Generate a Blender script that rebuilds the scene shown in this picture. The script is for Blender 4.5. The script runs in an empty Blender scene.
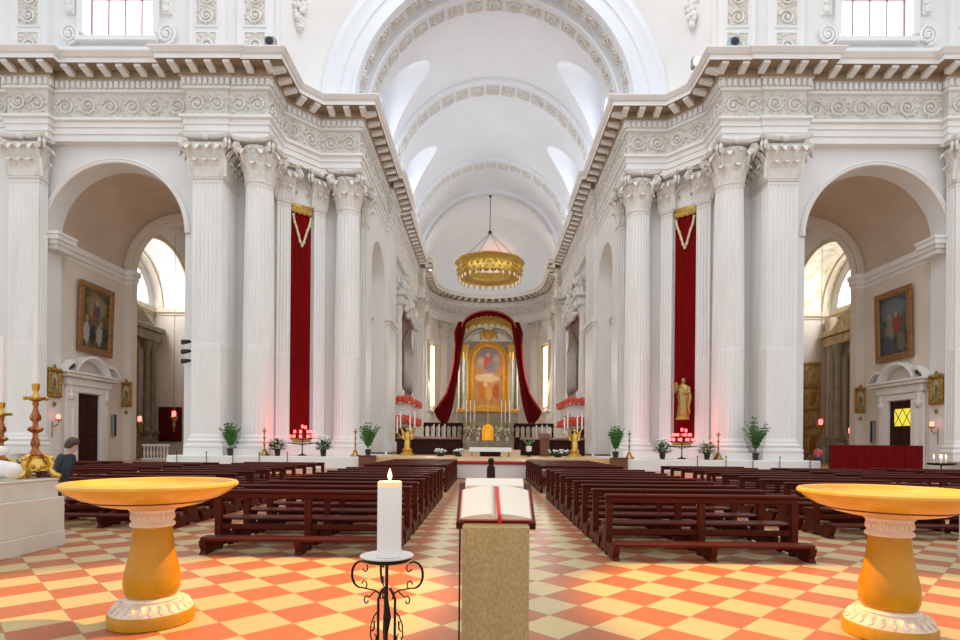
import bpy, bmesh, math, random
from mathutils import Vector, Matrix
random.seed(7)
R = random.Random(11)
PI = math.pi
SC = bpy.context.scene
COL = SC.collection
A = 0.35            # X of the church's long axis
ZC = 25.25          # springing of the choir vault
sin, cos = math.sin, math.cos

# ------------------------------------------------------------------ materials
def new_mat(name):
    m = bpy.data.materials.new(name); m.use_nodes = True
    nt = m.node_tree
    return m, nt, nt.nodes['Principled BSDF']

def mat(name, c1, c2=None, rough=.5, metal=0., scale=3., stretch=(1, 1, 1), bump=0., bscale=None,
        detail=6., contrast=(.35, .65), emit=None, estr=0., c3=None, spec=.5, trans=0.):
    m, nt, b = new_mat(name)
    N, L = nt.nodes, nt.links
    b.inputs['Roughness'].default_value = rough
    b.inputs['Metallic'].default_value = metal
    b.inputs['Base Color'].default_value = (*c1, 1)
    b.inputs['Specular IOR Level'].default_value = spec
    if trans: b.inputs['Transmission Weight'].default_value = trans
    if c2 is not None or bump:
        tc = N.new('ShaderNodeTexCoord'); mp = N.new('ShaderNodeMapping')
        mp.inputs['Scale'].default_value = stretch
        L.new(tc.outputs['Object'], mp.inputs['Vector'])
        nz = N.new('ShaderNodeTexNoise'); nz.inputs['Scale'].default_value = scale
        nz.inputs['Detail'].default_value = detail; nz.inputs['Roughness'].default_value = .62
        L.new(mp.outputs['Vector'], nz.inputs['Vector'])
        if c2 is not None:
            cr = N.new('ShaderNodeValToRGB')
            cr.color_ramp.elements[0].position = contrast[0]; cr.color_ramp.elements[0].color = (*c1, 1)
            cr.color_ramp.elements[1].position = contrast[1]; cr.color_ramp.elements[1].color = (*c2, 1)
            if c3 is not None:
                e = cr.color_ramp.elements.new(min(.98, contrast[1]+.12)); e.color = (*c3, 1)
            L.new(nz.outputs['Fac'], cr.inputs['Fac']); L.new(cr.outputs['Color'], b.inputs['Base Color'])
        if bump:
            n2 = N.new('ShaderNodeTexNoise'); n2.inputs['Scale'].default_value = bscale or scale*3
            n2.inputs['Detail'].default_value = 4
            L.new(mp.outputs['Vector'], n2.inputs['Vector'])
            bp = N.new('ShaderNodeBump'); bp.inputs['Strength'].default_value = bump; bp.inputs['Distance'].default_value = .05
            L.new(n2.outputs['Fac'], bp.inputs['Height']); L.new(bp.outputs['Normal'], b.inputs['Normal'])
    if emit is not None:
        b.inputs['Emission Color'].default_value = (*emit, 1); b.inputs['Emission Strength'].default_value = estr
    return m

M = {}
M['marble'] = mat('white_marble', (.86, .845, .82), (.79, .765, .73), .45, scale=.55, stretch=(1, 1, .35), contrast=(.38, .72), c3=(.68, .64, .59))
M['shaft'] = mat('shaft_marble', (.87, .855, .83), (.79, .765, .73), .45, scale=.8, stretch=(1.4, 1.4, .22), contrast=(.40, .70), c3=(.68, .63, .58))
M['plaster'] = mat('white_plaster', (.84, .83, .82), (.80, .785, .77), .8, scale=.3)
M['vault'] = mat('vault_plaster', (.82, .84, .87), (.78, .80, .84), .85, scale=.25)
M['relief'] = mat('carved_stone', (.82, .80, .76), (.70, .66, .59), .7, scale=1.7, contrast=(.42, .70), c3=(.52, .45, .35))
M['reliefbed'] = mat('relief_ground', (.74, .71, .66), (.60, .55, .47), .8, scale=1.3, contrast=(.35, .7))
M['soffit'] = mat('shaded_brown_soffit_stone', (.37, .27, .17), (.27, .19, .12), .85, scale=1.)  # brown stone, with shade and warm bounce under the cornice mixed into its colour
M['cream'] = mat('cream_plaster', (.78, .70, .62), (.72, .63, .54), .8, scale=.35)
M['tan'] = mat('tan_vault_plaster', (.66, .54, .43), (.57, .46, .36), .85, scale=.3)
M['beige'] = mat('beige_stone', (.72, .62, .47), (.62, .52, .39), .7, scale=.6)
M['capital'] = mat('capital_stone', (.82, .79, .74), (.70, .65, .57), .65, scale=2., contrast=(.45, .75), c3=(.45, .36, .25))
M['giallo'] = mat('amber_marble', (.56, .275, .012), (.43, .20, .006), .22, scale=2.2, contrast=(.38, .68), c3=(.64, .34, .025), detail=9, spec=.3)
M['giallo_light'] = mat('yellow_marble', (.80, .45, .05), (.67, .335, .024), .24, scale=2.5, contrast=(.35, .7), detail=8)
M['pinkmarble'] = mat('pale_carved_marble', (.84, .74, .62), (.72, .58, .44), .5, scale=4)
M['groove'] = mat('dark_inlay', (.16, .07, .03), rough=.5)
M['block'] = mat('pale_block_marble', (.70, .64, .54), (.60, .54, .45), .5, scale=1.1, contrast=(.4, .7))
M['wood'] = mat('dark_red_wood', (.105, .013, .004), (.055, .007, .003), .42, scale=5, stretch=(.25, 3, 3), contrast=(.3, .7), spec=.13)
M['wood2'] = mat('brown_wood', (.20, .065, .025), (.12, .035, .014), .35, scale=4, stretch=(.3, 3, 3))
M['stall'] = mat('stall_wood', (.042, .012, .009), (.024, .007, .006), .5, scale=4, spec=.12)
M['iron'] = mat('black_iron', (.012, .011, .012), rough=.45, metal=.6)
M['black'] = mat('black_metal', (.02, .02, .022), rough=.5)
M['wax'] = mat('white_wax', (.86, .83, .80), rough=.45)
M['waxtip'] = mat('glowing_wax', (.90, .62, .42), rough=.45, emit=(1, .45, .16), estr=.35)
M['flame'] = mat('candle_flame', (1, .7, .3), emit=(1, .55, .18), estr=14)
M['flamecore'] = mat('flame_core', (1, .8, .5), emit=(1, .62, .22), estr=7)
M['dish'] = mat('white_dish', (.78, .74, .70), rough=.35)
M['gold'] = mat('gilded_metal', (.83, .55, .14), (.62, .37, .07), .32, 1., scale=3, bump=.15, bscale=12)
M['brass'] = mat('aged_brass', (.56, .37, .13), (.38, .23, .08), .35, .9, scale=6)
M['goldpaint'] = mat('gilded_wood', (.58, .36, .07), (.38, .20, .03), .42, .35, scale=5, contrast=(.3, .7))
M['redgold'] = mat('reddish_gilding', (.50, .22, .06), (.26, .06, .02), .38, .65, scale=9, contrast=(.4, .6))
M['velvet'] = mat('red_velvet', (.215, .0022, .0036), (.14, .0014, .0026), .9, spec=.1, scale=1.2, stretch=(6, 6, .4))
M['redcloth'] = mat('crimson_cloth', (.17, .004, .005), (.12, .002, .003), .9, scale=2, stretch=(4, 4, .3), spec=.1)
M['rim'] = mat('pink_red_edging', (.55, .09, .06), rough=.7)
M['redglass'] = mat('red_votive_glass', (.8, .02, .02), rough=.2, emit=(1, .05, .05), estr=7)
M['lampglass'] = mat('rosy_lamp_glass', (.9, .35, .25), rough=.2, emit=(1, .22, .14), estr=2)
M['bulb'] = mat('lit_bulb', (1, .85, .6), emit=(1, .62, .25), estr=40)
M['bulbdim'] = mat('chandelier_bulb', (.9, .8, .6), rough=.3, emit=(1, .75, .4), estr=.25)
M['paper'] = mat('book_paper', (.88, .78, .64), (.86, .74, .59), .7, scale=3)
M['pageedge'] = mat('page_edges', (.86, .50, .36), rough=.7)
M['ribbon'] = mat('red_ribbon', (.70, .02, .015), rough=.5)
M['damask'] = mat('gold_damask', (.42, .29, .11), (.50, .36, .17), .45, scale=60, stretch=(1, 1, .6), contrast=(.46, .56))
M['leaf'] = mat('green_leaf', (.035, .14, .025), (.07, .22, .04), .5, scale=8)
M['leafpale'] = mat('pale_green_leaf', (.10, .22, .09), (.18, .32, .14), .5, scale=8)
M['flower'] = mat('white_petals', (.85, .84, .78), rough=.7)
M['redflower'] = mat('red_petals', (.75, .05, .035), (.85, .18, .10), .6, scale=14)
M['pot'] = mat('dark_pot', (.03, .022, .018), rough=.6)
M['white_paint'] = mat('white_painted_panel', (.82, .79, .74), rough=.6)
M['steel'] = mat('grey_metal', (.35, .35, .36), rough=.4, metal=.7)
M['skin'] = mat('skin', (.62, .36, .26), rough=.55)
M['hair'] = mat('brown_hair', (.06, .035, .02), (.10, .06, .03), .6, scale=20)
M['navy'] = mat('dark_jacket', (.022, .026, .036), (.014, .016, .022), .8, scale=8)
M['jeans'] = mat('blue_denim', (.05, .10, .26), (.035, .07, .19), .8, scale=9)
M['pinktop'] = mat('pink_fabric', (.75, .16, .17), (.66, .11, .12), .8, scale=6)
M['maroon'] = mat('maroon_fabric', (.22, .03, .035), rough=.8)
M['dress'] = mat('grey_trousers', (.05, .05, .055), rough=.8)
M['doorwood'] = mat('dark_door_wood', (.055, .014, .010), (.030, .008, .006), .5, scale=3, stretch=(3, 3, .3), spec=.12)
M['yellowglass'] = mat('lit_yellow_pane', (.85, .72, .08), rough=.3, emit=(.9, .75, .06), estr=.55)
M['frame_brown'] = mat('brown_gilt_frame', (.22, .085, .025), (.34, .17, .05), .4, .2, scale=4)
M['frame_gold'] = mat('old_gold_frame', (.50, .29, .06), (.34, .18, .03), .4, .35, scale=5)
M['paint'] = mat('dark_oil_painting', (.04, .032, .025), (.19, .15, .10), .55, scale=1.2, contrast=(.42, .62), c3=(.34, .17, .08), detail=8)
M['paintR'] = mat('blue_oil_painting', (.045, .045, .045), (.15, .16, .15), .55, scale=1.1, contrast=(.42, .6), c3=(.26, .12, .08), detail=8)
M['station'] = mat('station_picture', (.30, .22, .10), (.46, .38, .22), .5, scale=3.5, contrast=(.4, .6))
M['altarpaint'] = mat('altar_oil_painting', (.42, .40, .46), (.80, .30, .08), .6, scale=.55, contrast=(.38, .56), c3=(.90, .60, .28), detail=9)
M['orange'] = mat('warm_gilded_frame', (.84, .42, .04), (.72, .32, .02), .4, .2, scale=1.5)
M['greystone'] = mat('grey_green_marble', (.42, .39, .31), (.30, .27, .20), .5, scale=1.2)
M['fresco'] = mat('fresco', (.74, .70, .58), (.62, .46, .24), .8, scale=1.1, contrast=(.46, .66), c3=(.40, .43, .36), detail=8)
M['giltpanel'] = mat('gilt_inlay_panel', (.60, .46, .22), (.36, .23, .09), .45, .2, scale=2.4, contrast=(.4, .6))
M['brownmarble'] = mat('brown_green_marble', (.27, .23, .15), (.16, .13, .08), .4, scale=1.6)
M['pane'] = mat('bright_window_glass', (.9, .93, 1), rough=.2, emit=(.93, .96, 1.), estr=3.2)
M['pane_high'] = mat('sky_lit_window_glass', (.9, .93, 1), rough=.2, emit=(.84, .92, 1.), estr=3.6)
M['pane_warm'] = mat('pale_window_glass', (1, .98, .92), rough=.2, emit=(1, .97, .90), estr=7)
M['mullion'] = mat('mauve_window_bar', (.36, .22, .24), rough=.6)
M['creamwin'] = mat('yellow_window_reveal', (.76, .66, .42), rough=.7)
M['tabern'] = mat('orange_lit_gold_tabernacle', (.92, .45, .02), (.85, .36, .01), .35, .3, scale=3, emit=(1, .42, .01), estr=.35)  # emission stands in for the orange light falling on the gold
M['notice'] = mat('dark_red_board', (.10, .006, .010), rough=.7, spec=.12)
M['carpet'] = mat('red_carpet', (.45, .022, .012), (.37, .016, .010), .9, scale=12)
M['orangefloor'] = mat('warm_lit_presbytery_marble', (.72, .48, .24), (.62, .40, .20), .4, scale=.7)  # orange tone carries the warm light on the sanctuary floor
M['blue'] = mat('bluish_housing', (.28, .40, .50), rough=.5)

def painting_mat(name, c1, c2, blobs, scale=1.1):
    """old oil painting: mottled ground with soft irregular figures; blobs = (x, z, rx, rz, colour)"""
    m, nt, b = new_mat(name); N, L = nt.nodes, nt.links
    b.inputs['Roughness'].default_value = .55; b.inputs['Specular IOR Level'].default_value = .2
    tc = N.new('ShaderNodeTexCoord')
    nz = N.new('ShaderNodeTexNoise'); nz.inputs['Scale'].default_value = scale; nz.inputs['Detail'].default_value = 8; nz.inputs['Roughness'].default_value = .65
    L.new(tc.outputs['Object'], nz.inputs['Vector'])
    cr = N.new('ShaderNodeValToRGB'); cr.color_ramp.elements[0].position = .36; cr.color_ramp.elements[1].position = .64
    cr.color_ramp.elements[0].color = (*c1, 1); cr.color_ramp.elements[1].color = (*c2, 1)
    L.new(nz.outputs['Fac'], cr.inputs['Fac']); cur = cr.outputs['Color']
    for i, (x, z, rx, rz, col) in enumerate(blobs):
        n2 = N.new('ShaderNodeTexNoise'); n2.inputs['Scale'].default_value = 1.4/max(rx, .1); n2.inputs['Detail'].default_value = 5
        mp = N.new('ShaderNodeMapping'); mp.inputs['Location'].default_value = (3.1*i, 0, 1.7*i); L.new(tc.outputs['Object'], mp.inputs['Vector']); L.new(mp.outputs['Vector'], n2.inputs['Vector'])
        m3 = N.new('ShaderNodeMapping'); m3.inputs['Location'].default_value = (-x/rx, 0, -z/rz); m3.inputs['Scale'].default_value = (1/rx, 0, 1/rz); L.new(tc.outputs['Object'], m3.inputs['Vector'])
        ln = N.new('ShaderNodeVectorMath'); ln.operation = 'LENGTH'; L.new(m3.outputs['Vector'], ln.inputs[0])
        ad = N.new('ShaderNodeMath'); ad.operation = 'MULTIPLY_ADD'; L.new(n2.outputs['Fac'], ad.inputs[0]); ad.inputs[1].default_value = 1.1; L.new(ln.outputs['Value'], ad.inputs[2])
        mr = N.new('ShaderNodeMapRange'); mr.inputs[1].default_value = 1.62; mr.inputs[2].default_value = 1.30; L.new(ad.outputs[0], mr.inputs[0])
        mx = N.new('ShaderNodeMix'); mx.data_type = 'RGBA'; L.new(mr.outputs[0], mx.inputs[0]); L.new(cur, mx.inputs[6]); mx.inputs[7].default_value = (*col, 1); cur = mx.outputs[2]
    L.new(cur, b.inputs['Base Color']); return m
rnp = random.Random(5)
M['paint'] = painting_mat('dark_oil_painting', (.05, .04, .025), (.17, .125, .06), [(0, .9, 1.0, 1.0, (.26, .20, .10)), (0, .55, .35, .75, (.06, .08, .14)), (.05, 1.15, .18, .22, (.42, .28, .18)), (-.15, .35, .25, .4, (.28, .06, .04)), (-.95, -1.0, .35, .85, (.42, .40, .36)), (-.35, -1.15, .32, .75, (.03, .03, .03)), (.35, -1.05, .35, .8, (.36, .33, .28)), (.95, -1.1, .3, .8, (.045, .04, .04)), (-.95, .0, .2, .25, (.36, .24, .15)), (.5, -.25, .18, .22, (.36, .24, .15))])
M['paintR'] = painting_mat('blue_oil_painting', (.035, .04, .045), (.12, .13, .13), [(0, 1.1, 1.2, .9, (.15, .17, .19)), (-.35, -.3, .45, 1.0, (.22, .19, .15)), (.35, .05, .4, .8, (.30, .06, .04)), (.25, .75, .2, .25, (.36, .25, .17)), (-.4, .65, .2, .25, (.32, .24, .17)), (-.6, -1.3, .5, .6, (.07, .08, .11)), (.7, -1.2, .45, .7, (.18, .14, .09))])
M['altarpaint'] = painting_mat('altar_oil_painting', (.42, .24, .12), (.66, .36, .14), [(0, 14.2, 1.9, 2.2, (.30, .30, .36)), (0, 13.9, .75, 1.3, (.52, .09, .07)), (.45, 13.4, .6, .9, (.20, .22, .36)), (0, 15.1, .35, .4, (.70, .48, .33)), (-1.2, 14.2, .5, .6, (.62, .44, .32)), (1.25, 14.6, .5, .6, (.58, .42, .34)), (0, 11.6, 1.9, .7, (.74, .60, .42)), (-1.0, 9.6, .6, 1.2, (.62, .22, .05)), (.2, 9.2, .6, 1.1, (.74, .42, .12)), (1.2, 9.6, .55, 1.2, (.50, .14, .06)), (-.4, 10.6, .4, .5, (.72, .50, .34))], .8)
M['station'] = painting_mat('station_picture', (.24, .17, .07), (.38, .29, .14), [(0, .05, .32, .7, (.52, .45, .30)), (0, -.05, .16, .42, (.20, .15, .08)), (-.1, -.45, .3, .25, (.30, .21, .10))], 4)
M['velvet_dark'] = mat('dark_red_velvet', (.135, .002, .005), (.085, .0012, .003), .9, scale=1.2, stretch=(6, 6, .4), spec=.1)

def floor_mat():
    m, nt, b = new_mat('checkered_marble_floor')
    N, L = nt.nodes, nt.links
    a = .337; k = 1/(2*a)
    tc = N.new('ShaderNodeTexCoord')
    def dot(vx, vy, off):
        d = N.new('ShaderNodeVectorMath'); d.operation = 'DOT_PRODUCT'
        L.new(tc.outputs['Object'], d.inputs[0]); d.inputs[1].default_value = (vx, vy, 0)
        s = N.new('ShaderNodeMath'); s.operation = 'ADD'; s.inputs[1].default_value = off
        L.new(d.outputs['Value'], s.inputs[0]); return s.outputs[0]
    r = dot(k, k, .5 - k*(1.30+5.105) + 200)
    s = dot(k, -k, .5 - k*(1.30-5.105) + 200)
    cb = N.new('ShaderNodeCombineXYZ'); L.new(r, cb.inputs[0]); L.new(s, cb.inputs[1]); cb.inputs[2].default_value = .5
    ck = N.new('ShaderNodeTexChecker'); ck.inputs['Scale'].default_value = 1
    L.new(cb.outputs[0], ck.inputs['Vector'])
    fl = N.new('ShaderNodeVectorMath'); fl.operation = 'FLOOR'; L.new(cb.outputs[0], fl.inputs[0])
    wn = N.new('ShaderNodeTexWhiteNoise'); wn.noise_dimensions = '3D'; L.new(fl.outputs[0], wn.inputs['Vector'])
    nz = N.new('ShaderNodeTexNoise'); nz.inputs['Scale'].default_value = 5; nz.inputs['Detail'].default_value = 8
    L.new(tc.outputs['Object'], nz.inputs['Vector'])
    def ramp(src, cols):
        cr = N.new('ShaderNodeValToRGB'); e = cr.color_ramp.elements
        e[0].color = (*cols[0], 1); e[1].color = (*cols[1], 1); e[0].position = .3; e[1].position = .7
        L.new(src, cr.inputs['Fac']); return cr.outputs['Color']
    av = N.new('ShaderNodeMath'); av.operation = 'ADD'; L.new(wn.outputs['Value'], av.inputs[0]); L.new(nz.outputs['Fac'], av.inputs[1])
    hv = N.new('ShaderNodeMath'); hv.operation = 'MULTIPLY'; hv.inputs[1].default_value = .5; L.new(av.outputs[0], hv.inputs[0])
    cream = ramp(hv.outputs[0], ((.60, .45, .21), (.53, .41, .22)))
    red = ramp(hv.outputs[0], ((.47, .145, .055), (.40, .14, .068)))
    mx = N.new('ShaderNodeMix'); mx.data_type = 'RGBA'
    L.new(ck.outputs['Fac'], mx.inputs[0]); L.new(cream, mx.inputs[6]); L.new(red, mx.inputs[7])
    # joints
    fr = N.new('ShaderNodeVectorMath'); fr.operation = 'FRACTION'; L.new(cb.outputs[0], fr.inputs[0])
    sp = N.new('ShaderNodeSeparateXYZ'); L.new(fr.outputs[0], sp.inputs[0])
    def edge(o):
        x = N.new('ShaderNodeMath'); x.operation = 'SUBTRACT'; L.new(o, x.inputs[0]); x.inputs[1].default_value = .5
        y = N.new('ShaderNodeMath'); y.operation = 'ABSOLUTE'; L.new(x.outputs[0], y.inputs[0])
        z = N.new('ShaderNodeMath'); z.operation = 'GREATER_THAN'; L.new(y.outputs[0], z.inputs[0]); z.inputs[1].default_value = .491
        return z.outputs[0]
    mxx = N.new('ShaderNodeMath'); mxx.operation = 'MAXIMUM'; L.new(edge(sp.outputs[0]), mxx.inputs[0]); L.new(edge(sp.outputs[1]), mxx.inputs[1])
    m2 = N.new('ShaderNodeMix'); m2.data_type = 'RGBA'; L.new(mxx.outputs[0], m2.inputs[0])
    L.new(mx.outputs[2], m2.inputs[6]); m2.inputs[7].default_value = (.30, .20, .13, 1)
    L.new(m2.outputs[2], b.inputs['Base Color'])
    b.inputs['Roughness'].default_value = .26
    rr = N.new('ShaderNodeMapRange'); rr.inputs[3].default_value = .30; rr.inputs[4].default_value = .52; b.inputs['Specular IOR Level'].default_value = .32
    L.new(nz.outputs['Fac'], rr.inputs[0]); L.new(rr.outputs[0], b.inputs['Roughness'])
    return m
M['floor'] = floor_mat()

# ------------------------------------------------------------------ mesh builder
class MB:
    def __init__(s): s.v = []; s.f = []; s.mi = []; s.cur = 0; s.xf = None
    def P(s, p):
        p = Vector(p)
        if s.xf is not None: p = s.xf @ p
        s.v.append(p); return len(s.v)-1
    def F(s, *i): s.f.append(i); s.mi.append(s.cur)
    def quad(s, a, b, c, d): s.F(s.P(a), s.P(b), s.P(c), s.P(d))
    def box(s, x0, x1, y0, y1, z0, z1):
        i = [s.P(p) for p in ((x0,y0,z0),(x1,y0,z0),(x1,y1,z0),(x0,y1,z0),(x0,y0,z1),(x1,y0,z1),(x1,y1,z1),(x0,y1,z1))]
        for q in ((3,2,1,0),(4,5,6,7),(0,1,5,4),(1,2,6,5),(2,3,7,6),(3,0,4,7)): s.F(*[i[k] for k in q])
    def bbox(s, x0, x1, y0, y1, z0, z1, b=.01):     # box with chamfered vertical and horizontal edges
        rings = []
        for (ins, z) in ((b, z0), (0, z0+b), (0, z1-b), (b, z1)):
            xa, xb, ya, yb = x0+ins, x1-ins, y0+ins, y1-ins
            rings.append([(xa+b,ya,z),(xb-b,ya,z),(xb,ya+b,z),(xb,yb-b,z),(xb-b,yb,z),(xa+b,yb,z),(xa,yb-b,z),(xa,ya+b,z)])
        s.loft(rings)
    def loft(s, rings, caps=True, closed=True):
        idx = [[s.P(p) for p in r] for r in rings]; n = len(idx[0])
        for a, b in zip(idx, idx[1:]):
            for k in range(n if closed else n-1):
                j = (k+1) % n; s.F(a[k], a[j], b[j], b[k])
        if caps and closed:
            s.F(*reversed(idx[0])); s.F(*idx[-1])
    def lathe(s, prof, n=32, c=(0, 0, 0), caps=True, a0=0.):
        s.loft([[(c[0]+r*cos(a0+2*PI*k/n), c[1]+r*sin(a0+2*PI*k/n), c[2]+z) for k in range(n)] for r, z in prof], caps)
    def tube(s, pts, r, n=6, caps=True):
        pts = [Vector(p) for p in pts]; m = len(pts); rings = []
        up = None
        for i, p in enumerate(pts):
            t = (pts[min(i+1, m-1)]-pts[max(i-1, 0)]).normalized()
            if up is None:
                up = Vector((0, 0, 1)) if abs(t.z) < .9 else Vector((1, 0, 0))
            x = t.cross(up)
            if x.length < 1e-6: x = t.cross(Vector((0, 1, 0)))
            x.normalize(); y = x.cross(t).normalized(); up = y
            rr = r[i] if isinstance(r, (list, tuple)) else r
            rings.append([p + (x*cos(2*PI*k/n)+y*sin(2*PI*k/n))*rr for k in range(n)])
        s.loft(rings, caps)
    def ball(s, c, r, nu=10, nv=7):
        if not isinstance(r, (tuple, list)): r = (r, r, r)
        s.loft([[(c[0]+r[0]*max(.02, sin(PI*j/nv))*cos(2*PI*k/nu), c[1]+r[1]*max(.02, sin(PI*j/nv))*sin(2*PI*k/nu), c[2]-r[2]*cos(PI*j/nv)) for k in range(nu)] for j in range(nv+1)])
    def prism(s, poly, y0, y1):                        # polygon in XZ pushed from y0 to y1
        s.loft([[(x, y0, z) for x, z in poly], [(x, y1, z) for x, z in poly]])
    def rects(s, x, y, w, d, prof):                   # stack of rectangles: (offset, z)
        s.loft([[(x-w/2-o, y-d/2-o, z), (x+w/2+o, y-d/2-o, z), (x+w/2+o, y+d/2+o, z), (x-w/2-o, y+d/2+o, z)] for o, z in prof])
    def mesh(s, name, mats, smooth=False):
        me = bpy.data.meshes.new(name)
        me.from_pydata([tuple(p) for p in s.v], [], s.f)
        mats = mats if isinstance(mats, (list, tuple)) else [mats]
        for m in mats: me.materials.append(M[m])
        if len(mats) > 1: me.polygons.foreach_set('material_index', s.mi)
        bm = bmesh.new(); bm.from_mesh(me); bmesh.ops.recalc_face_normals(bm, faces=bm.faces); bm.to_mesh(me); bm.free()
        if smooth:
            me.polygons.foreach_set('use_smooth', [True]*len(me.polygons))
            try: me.set_sharp_from_angle(angle=math.radians(smooth if smooth is not True else 40))
            except Exception: pass
        me.update(); return me
    def build(s, name, mats, parent=None, smooth=False, loc=None):
        o = bpy.data.objects.new(name, s.mesh(name, mats, smooth)); COL.objects.link(o)
        if parent is not None: o.parent = parent
        if loc: o.location = loc
        return o

def tag(o, label=None, cat=None, group=None, kind=None):
    if label: o['label'] = label
    if cat: o['category'] = cat
    if group: o['group'] = group
    if kind: o['kind'] = kind
    return o
def thing(name, label, cat, loc=(0, 0, 0), rz=0., group=None, kind=None, scale=None):
    o = bpy.data.objects.new(name, None); COL.objects.link(o)
    o.location = loc; o.rotation_euler = (0, 0, rz)
    if scale: o.scale = scale
    return tag(o, label, cat, group, kind)
def place(name, me, parent, loc=(0, 0, 0), rz=0.):
    o = bpy.data.objects.new(name, me); COL.objects.link(o); o.parent = parent
    o.location = loc; o.rotation_euler = (0, 0, rz); return o
KIDS = {}
def dup(root, loc, rz=0., label=None, group=None):
    def cp(o, par):
        c = o.copy(); COL.objects.link(c)
        if par is not None: c.parent = par
        for ch in kids(o): cp(ch, c)
        return c
    def kids(o): return [x for x in bpy.data.objects if x.parent == o] if o.name not in KIDS else KIDS[o.name]
    ks = {}
    r = cp(root, None); r.location = loc; r.rotation_euler = (0, 0, rz)
    if label: r['label'] = label
    if group: r['group'] = group
    return r
def struct(mb, name, mats, label=None, cat=None, smooth=False):
    return tag(mb.build(name, mats, None, smooth), label, cat, None, 'structure')
SIDE = {-1: 'left', 1: 'right'}

def arcpts(xc, zc, r, n=32, a0=0., a1=PI):
    return [(xc+r*cos(a0+(a1-a0)*k/n), zc+r*sin(a0+(a1-a0)*k/n)) for k in range(n+1)]
def arch_panel(mb, to, a0, a1, z0, z1, ac, r, zs, d0, d1, n=36, soffit=True):
    """wall with an arched opening. to(a, d, z) maps along / depth / height to world; opening centre ac, radius r, springing zs."""
    arc = arcpts(ac, zs, r, n)                       # from right to left
    for d in (d0, d1):
        if a1 > ac+r: mb.quad(to(ac+r, d, z0), to(a1, d, z0), to(a1, d, z1), to(ac+r, d, z1))
        if a0 < ac-r: mb.quad(to(a0, d, z0), to(ac-r, d, z0), to(ac-r, d, z1), to(a0, d, z1))
        for (xa, za), (xb, zb) in zip(arc, arc[1:]):
            mb.quad(to(xa, d, za), to(xa, d, z1), to(xb, d, z1), to(xb, d, zb))
    if soffit:
        pts = [(ac+r, z0)] + arc + [(ac-r, z0)]
        for (xa, za), (xb, zb) in zip(pts, pts[1:]):
            mb.quad(to(xa, d0, za), to(xa, d1, za), to(xb, d1, zb), to(xb, d0, zb))
def arch_band(mb, to, ac, zs, prof, n=40, z0=None):
    """moulding swept round an arch: prof = [(radius, depth)]; z0 carries it down as straight legs"""
    st = []
    if z0 is not None: st.append((1, None))
    for k in range(n+1): st.append((0, PI*k/n))
    if z0 is not None: st.append((-1, None))
    rings = []
    for sd, a in st:
        if sd: rings.append([to(ac+sd*r, d, z0) for r, d in prof])
        else: rings.append([to(ac+r*cos(a), d, zs+r*sin(a)) for r, d in prof])
    mb.loft(rings, caps=False, closed=False)

def sweep(mb, path, prof, mids, to):
    """profile [(offset, z)] swept along a mitred plan path; offset is towards the room (left of travel turned as n=(-dy,dx))"""
    n = len(path); nor = []
    for i in range(n-1):
        dx, dy = path[i+1][0]-path[i][0], path[i+1][1]-path[i][1]; l = math.hypot(dx, dy)
        nor.append((-dy/l, dx/l))
    mit = []
    for i in range(n):
        a = nor[max(0, i-1)]; b = nor[min(n-2, i)]
        mx, my = a[0]+b[0], a[1]+b[1]; k = 2/(mx*mx+my*my) if mx*mx+my*my > .05 else 1
        mit.append((mx*k, my*k))
    rows = [[mb.P(to(p[0]+m[0]*o, p[1]+m[1]*o, z)) for o, z in prof] for p, m in zip(path, mit)]
    for a, b in zip(rows, rows[1:]):
        for j in range(len(prof)-1):
            mb.cur = mids[j] if mids else 0
            mb.F(a[j], b[j], b[j+1], a[j+1])
    mb.cur = 0
    return nor, mit

def scroll(mb, O, e1, e2, nn, w, h, t=.05):
    """one unit of carved rinceau on a panel w x h: a spiral, its stalk and leaves"""
    O, e1, e2, nn = Vector(O), Vector(e1), Vector(e2), Vector(nn)
    fl = 1 if R.random() < .5 else -1
    c = O + e1*w*.5 + e2*h*(.5+.04*fl)
    pts, rad = [], []
    r0 = min(w, h)*.40
    for k in range(17):
        q = k/16; a = fl*(PI*1.1+q*3.6*PI); r = r0*(1-q*.88)
        pts.append(c+e1*(r*cos(a))+e2*(r*sin(a))+nn*t*.6); rad.append(t*(1.-.35*q))
    mb.tube(pts, rad, 4)
    for k in range(11):
        a = 2*PI*k/11+R.random()*.5; r = min(w, h)*.47
        p = c+e1*(min(w*.46, r*1.15)*cos(a))+e2*(h*.42*sin(a))
        q = p+(e1*cos(a+1.2)+e2*sin(a+1.2))*h*.13; sd = (e1*cos(a+2.77)+e2*sin(a+2.77))*h*.06
        top = p.lerp(q, .4)+nn*t*2.0
        i = [mb.P(x) for x in (p-(q-p)*.5, p+sd, q, p-sd, top)]
        for u in range(4): mb.F(i[u], i[(u+1) % 4], i[4])
    mb.ball(tuple(c+nn*t), t*1.3, 5, 3)
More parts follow.
